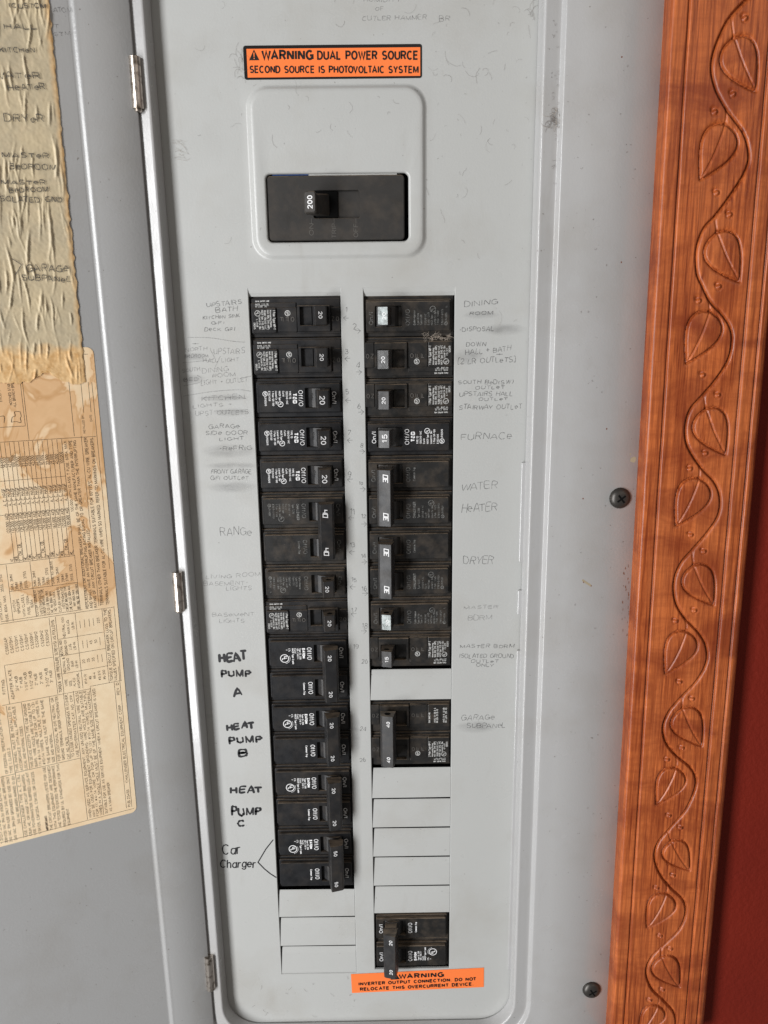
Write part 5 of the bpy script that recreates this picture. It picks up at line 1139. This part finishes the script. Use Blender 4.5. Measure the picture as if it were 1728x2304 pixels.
for p in berries:
    c = np.array(toB(*p)); r = np.hypot(XX - c[0], YY - c[1]); m_ = r < 6
    Hh[m_] += (1.5 * np.exp(-(r / 1.05) ** 2) - .40 * np.exp(-((r - 1.9) / .6) ** 2) - 1.1 * np.exp(-(np.hypot(XX - c[0] + 1.6, YY - c[1] - 1.6) / 1.2) ** 2))[m_]
    REGN[r < 1.9] = 2
tool = smooth2(rs.rand(*Hh.shape), 3); Hh += (tool - tool.mean()) * .16
gz, gx = np.gradient(Hh, ls, ws)
posx = O_[0] + XX * tw_[0] + YY * tv[0]; posz = O_[1] + XX * tw_[1] + YY * tv[1]
board = thing('carved_wood_trim', W(pBL[0], pBL[1], D2), 'copper-brown carved wooden trim board with a leafy vine along the panel edge', 'wood trim')
M['wood'] = mat('stained_cherry', (0.45, 0.14, 0.045), 0.34, spec=.4, coat=.05, coat_rough=.3)
n = NT(M['wood'])
g1 = n.noise(n.mapped((1, 1, .03)), 800, 7, .65, .2); g2 = n.noise(n.mapped((1, 1, .10)), 70, 5, .6, .6); bl = n.noise(n.mapped((.6, 1, 1.3)), 24, 5, .62, .7); fig = n.noise(n.mapped((.25, 1, 3.0)), 60, 4, .6)
col = n.mix(n.val(g1, .35, .66), (0.17, 0.026, 0.006), (0.58, 0.148, 0.038))
col = n.mix(n.val(g2, .46, .70, 0, .45), col, (0.64, 0.185, 0.052)); col = n.mix(n.val(bl, .46, .66, 0, .75), col, (0.190, 0.028, 0.007)); col = n.mix(n.val(fig, .48, .70, 0, .45), col, (0.28, 0.058, 0.015))
n.l(col, n.b.inputs['Base Color']); n.bump(n.math('ADD', g1, n.math('MULTIPLY', g2, .6)), .28, .0006)
n.l(n.val(g2, .3, .7, .28, .46), n.b.inputs['Roughness'])
def patch(mask_faces, name, label=None):
    """take the faces of one region of the carved relief as a mesh of its own"""
    jj, ii = np.nonzero(mask_faces)
    a = jj * (NW + 1) + ii; quads = np.stack([a, a + 1, a + NW + 2, a + NW + 1], 1)
    used, inv = np.unique(quads.ravel(), return_inverse=True); quads = inv.reshape(-1, 4)
    P = np.stack([posx.ravel()[used], -(DW_ + Hh.ravel()[used]), posz.ravel()[used]], 1) / 1000
    nx_, nz_ = -gx.ravel()[used], -gz.ravel()[used]
    N = np.stack([nx_ * tw_[0] + nz_ * tv[0], -np.ones_like(nx_), nx_ * tw_[1] + nz_ * tv[1]], 1); N /= np.linalg.norm(N, axis=1)[:, None]
    me = bpy.data.meshes.new(name); me.vertices.add(len(P)); me.vertices.foreach_set('co', P.ravel())
    me.loops.add(quads.size); me.loops.foreach_set('vertex_index', quads.ravel()); me.polygons.add(len(quads))
    me.polygons.foreach_set('loop_start', np.arange(0, quads.size, 4)); me.polygons.foreach_set('use_smooth', np.ones(len(quads), bool))
    me.update(calc_edges=True); me.validate(); me.normals_split_custom_set_from_vertices(N.tolist())
    me.materials.append(M['wood']); o = bpy.data.objects.new(name, me); COL.objects.link(o); adopt(o, board)
    if label: o['label'] = label
    return o
FM = REGN[:-1, :-1]
patch(FM == 0, 'board'); patch(FM == 1, 'carved_vine'); 
for li in range(len(leaves)):
    if (FM == 10 + li).any(): patch(FM == 10 + li, 'carved_leaf')
for p in berries:
    c = toB(*p); r = np.hypot(XX - c[0], YY - c[1])[:-1, :-1]; m_ = (FM == 2) & (r < 3.5)
    if m_.any(): patch(m_, 'carved_berry')
mb = MB()   # board flanks
for x_, dd in ((0, 0), (wid, 1)):
    e = -2.2 if dd == 0 else -7.0
    P = []
    for y_ in (-20, Lb):
        for d_ in (DW_ + e, 8.8):
            q = O_ + tw_ * x_ + tv * y_; P.append(W(q[0], q[1], d_))
    mb.add(P, [(0, 1, 3, 2)])
mb.build('board_edge', 'wood', board)

# ------------------------------------------------------------------ lint, hairs, specks
def hair(mb, pts, r, d=.25):
    P = [W(x, z, d + .3 * abs(math.sin(i))) for i, (x, z) in enumerate(pts)]
    base = len(mb.v)
    for k, p in enumerate(P):
        a = P[min(k + 1, len(P) - 1)]; b = P[max(k - 1, 0)]; t = Vector(a) - Vector(b); s = t.cross(Vector((0, -1, 0))); s = s.normalized() * r if s.length > 0 else Vector((r, 0, 0))
        mb.v += [tuple(Vector(p) + s), tuple(Vector(p) - s), tuple(Vector(p) + Vector((0, -1.4 * r, 0)))]
    for k in range(len(P) - 1):
        i = base + 3 * k
        mb.f += [(i, i + 3, i + 5, i + 2), (i + 2, i + 5, i + 4, i + 1)]
def curl(x, z, L, a, bend, n=10):
    pts = [(x, z)]
    for k in range(n):
        a += bend * rnd.uniform(.4, 1.5) + rnd.uniform(-.25, .25); x += L / n * math.cos(a); z += L / n * math.sin(a); pts.append((x, z))
    return smooth_poly(pts, 2)
mb = MB(); mp_ = MB()
for _ in range(95):
    px, py = rnd.uniform(430, 1180) if _ < 45 else rnd.uniform(950, 1190), abs(rnd.gauss(0, 1)) * 380 % 2250
    if 590 < px < 930 and 380 < py < 550: continue
    if 540 < px < 1030 and py > 650: continue
    if 540 < px < 955 and 95 < py < 180: continue
    dd = 2.6 if (570 < px < 945 and 205 < py < 570) else .2
    x, z = U(px, py, dd); hair(mb, curl(x, z, rnd.choice((.8, 1.5, 2.5, 4, 7, 9)) * rnd.uniform(.7, 1.2), rnd.uniform(0, 6.3), rnd.uniform(-.3, .3)), rnd.uniform(.02, .042), dd)
for px, py, n_, L in ((540, 150, 16, 9), (1195, 25, 10, 6), (395, 335, 14, 10)):
    for _ in range(n_):
        x, z = U(px + rnd.uniform(-10, 10), py + rnd.uniform(-28, 28)); hair(mp_ if px == 395 else mb, curl(x, z, rnd.uniform(3, L), rnd.uniform(-.45, .45) if px == 395 else rnd.uniform(1.2, 2.0), rnd.uniform(-.12, .12) if px == 395 else rnd.uniform(-.4, .4)), .035, .3)
for _ in range(34):
    x, z = U(1243 + rnd.uniform(-6, 14), 258 + rnd.uniform(-10, 28) , D1); hair(mp_ if rnd.random() < .3 else mb, curl(x, z, rnd.uniform(3, 8), rnd.uniform(2, 5), rnd.uniform(-.6, .6)), .06, D1 + .5)
for _ in range(34):
    px, py = rnd.uniform(1240, 1258), rnd.uniform(40, 620); x, z = U(px, py, D1); hair(mb, curl(x, z, rnd.uniform(1, 3.2), rnd.uniform(0, 6.3), .4), .05, D1 + .2)
for _ in range(60):      # dust rolls along the openings
    px, py = rnd.uniform(950, 1018), 757 + rnd.uniform(-3, 6); x, z = U(px, py, 0); hair(mp_, curl(x, z, rnd.uniform(2, 6), rnd.uniform(-.5, .5), rnd.uniform(-.8, .8)), .06, -1.0)
for _ in range(40):
    px, py = rnd.uniform(560, 800), rnd.uniform(2200, 2285); x, z = U(px, py, 0); 
    if _ < 14: hair(mb, curl(x, z, rnd.uniform(1.5, 5), rnd.uniform(0, 6.3), rnd.uniform(-.6, .6)), .045)
for _ in range(40):
    px, py = rnd.uniform(1290, 1430), rnd.uniform(20, 2280); x, z = U(px, py, D2); hair(mb, curl(x, z, rnd.uniform(.5, 2.5), rnd.uniform(0, 6.3), .5), .05, D2 + .1)
lint = mb.build('lint', 'lint', kind='stuff', label='dark hairs and lint clinging to the grey enamel', category='lint')
mp_.build('dust_fluff', 'lint_pale', kind='stuff', label='pale dust fluff caught on rims and breaker tops', category='dust')
# small rust and varnish stains on the cover next to the wood
mb = MB()
def blob(px, py, rx, rz, d=D2):
    x, z = U(px, py, d); n_ = 14; pts = [W(x + rx * math.cos(2 * math.pi * k / n_) * rnd.uniform(.7, 1.2), z + rz * math.sin(2 * math.pi * k / n_) * rnd.uniform(.7, 1.2), d + .05 + rnd.uniform(0, .02)) for k in range(n_)]
    mb.add(pts, [tuple(range(n_))])
for k in range(26):
    blob(1403 + rnd.choice((0, 6, 12)) + rnd.uniform(-2, 2) - k * .1, 1275 + k * 6 + rnd.uniform(-3, 3), rnd.uniform(.15, .4), rnd.uniform(.3, 1.5))
for px, py in ((1313, 1310), (1330, 1318), (1399, 128), (1398, 590), (1312, 1122), (1365, 965)): blob(px, py, .45, .6)
mb.build('stain', mat('rust_stain', (0.16, 0.06, 0.03), .7), panel, kind='stuff')
mb = MB()
blob(1425, 1035, 1.8, 2.0); blob(1418, 1022, .5, .5)
for k in range(6): blob(1312 + k * 3.2, 1306 + k * 2.2, .7, .9)
mb.build('stain', mat('varnish_stain', (0.33, 0.27, 0.18), .5), panel, kind='stuff')
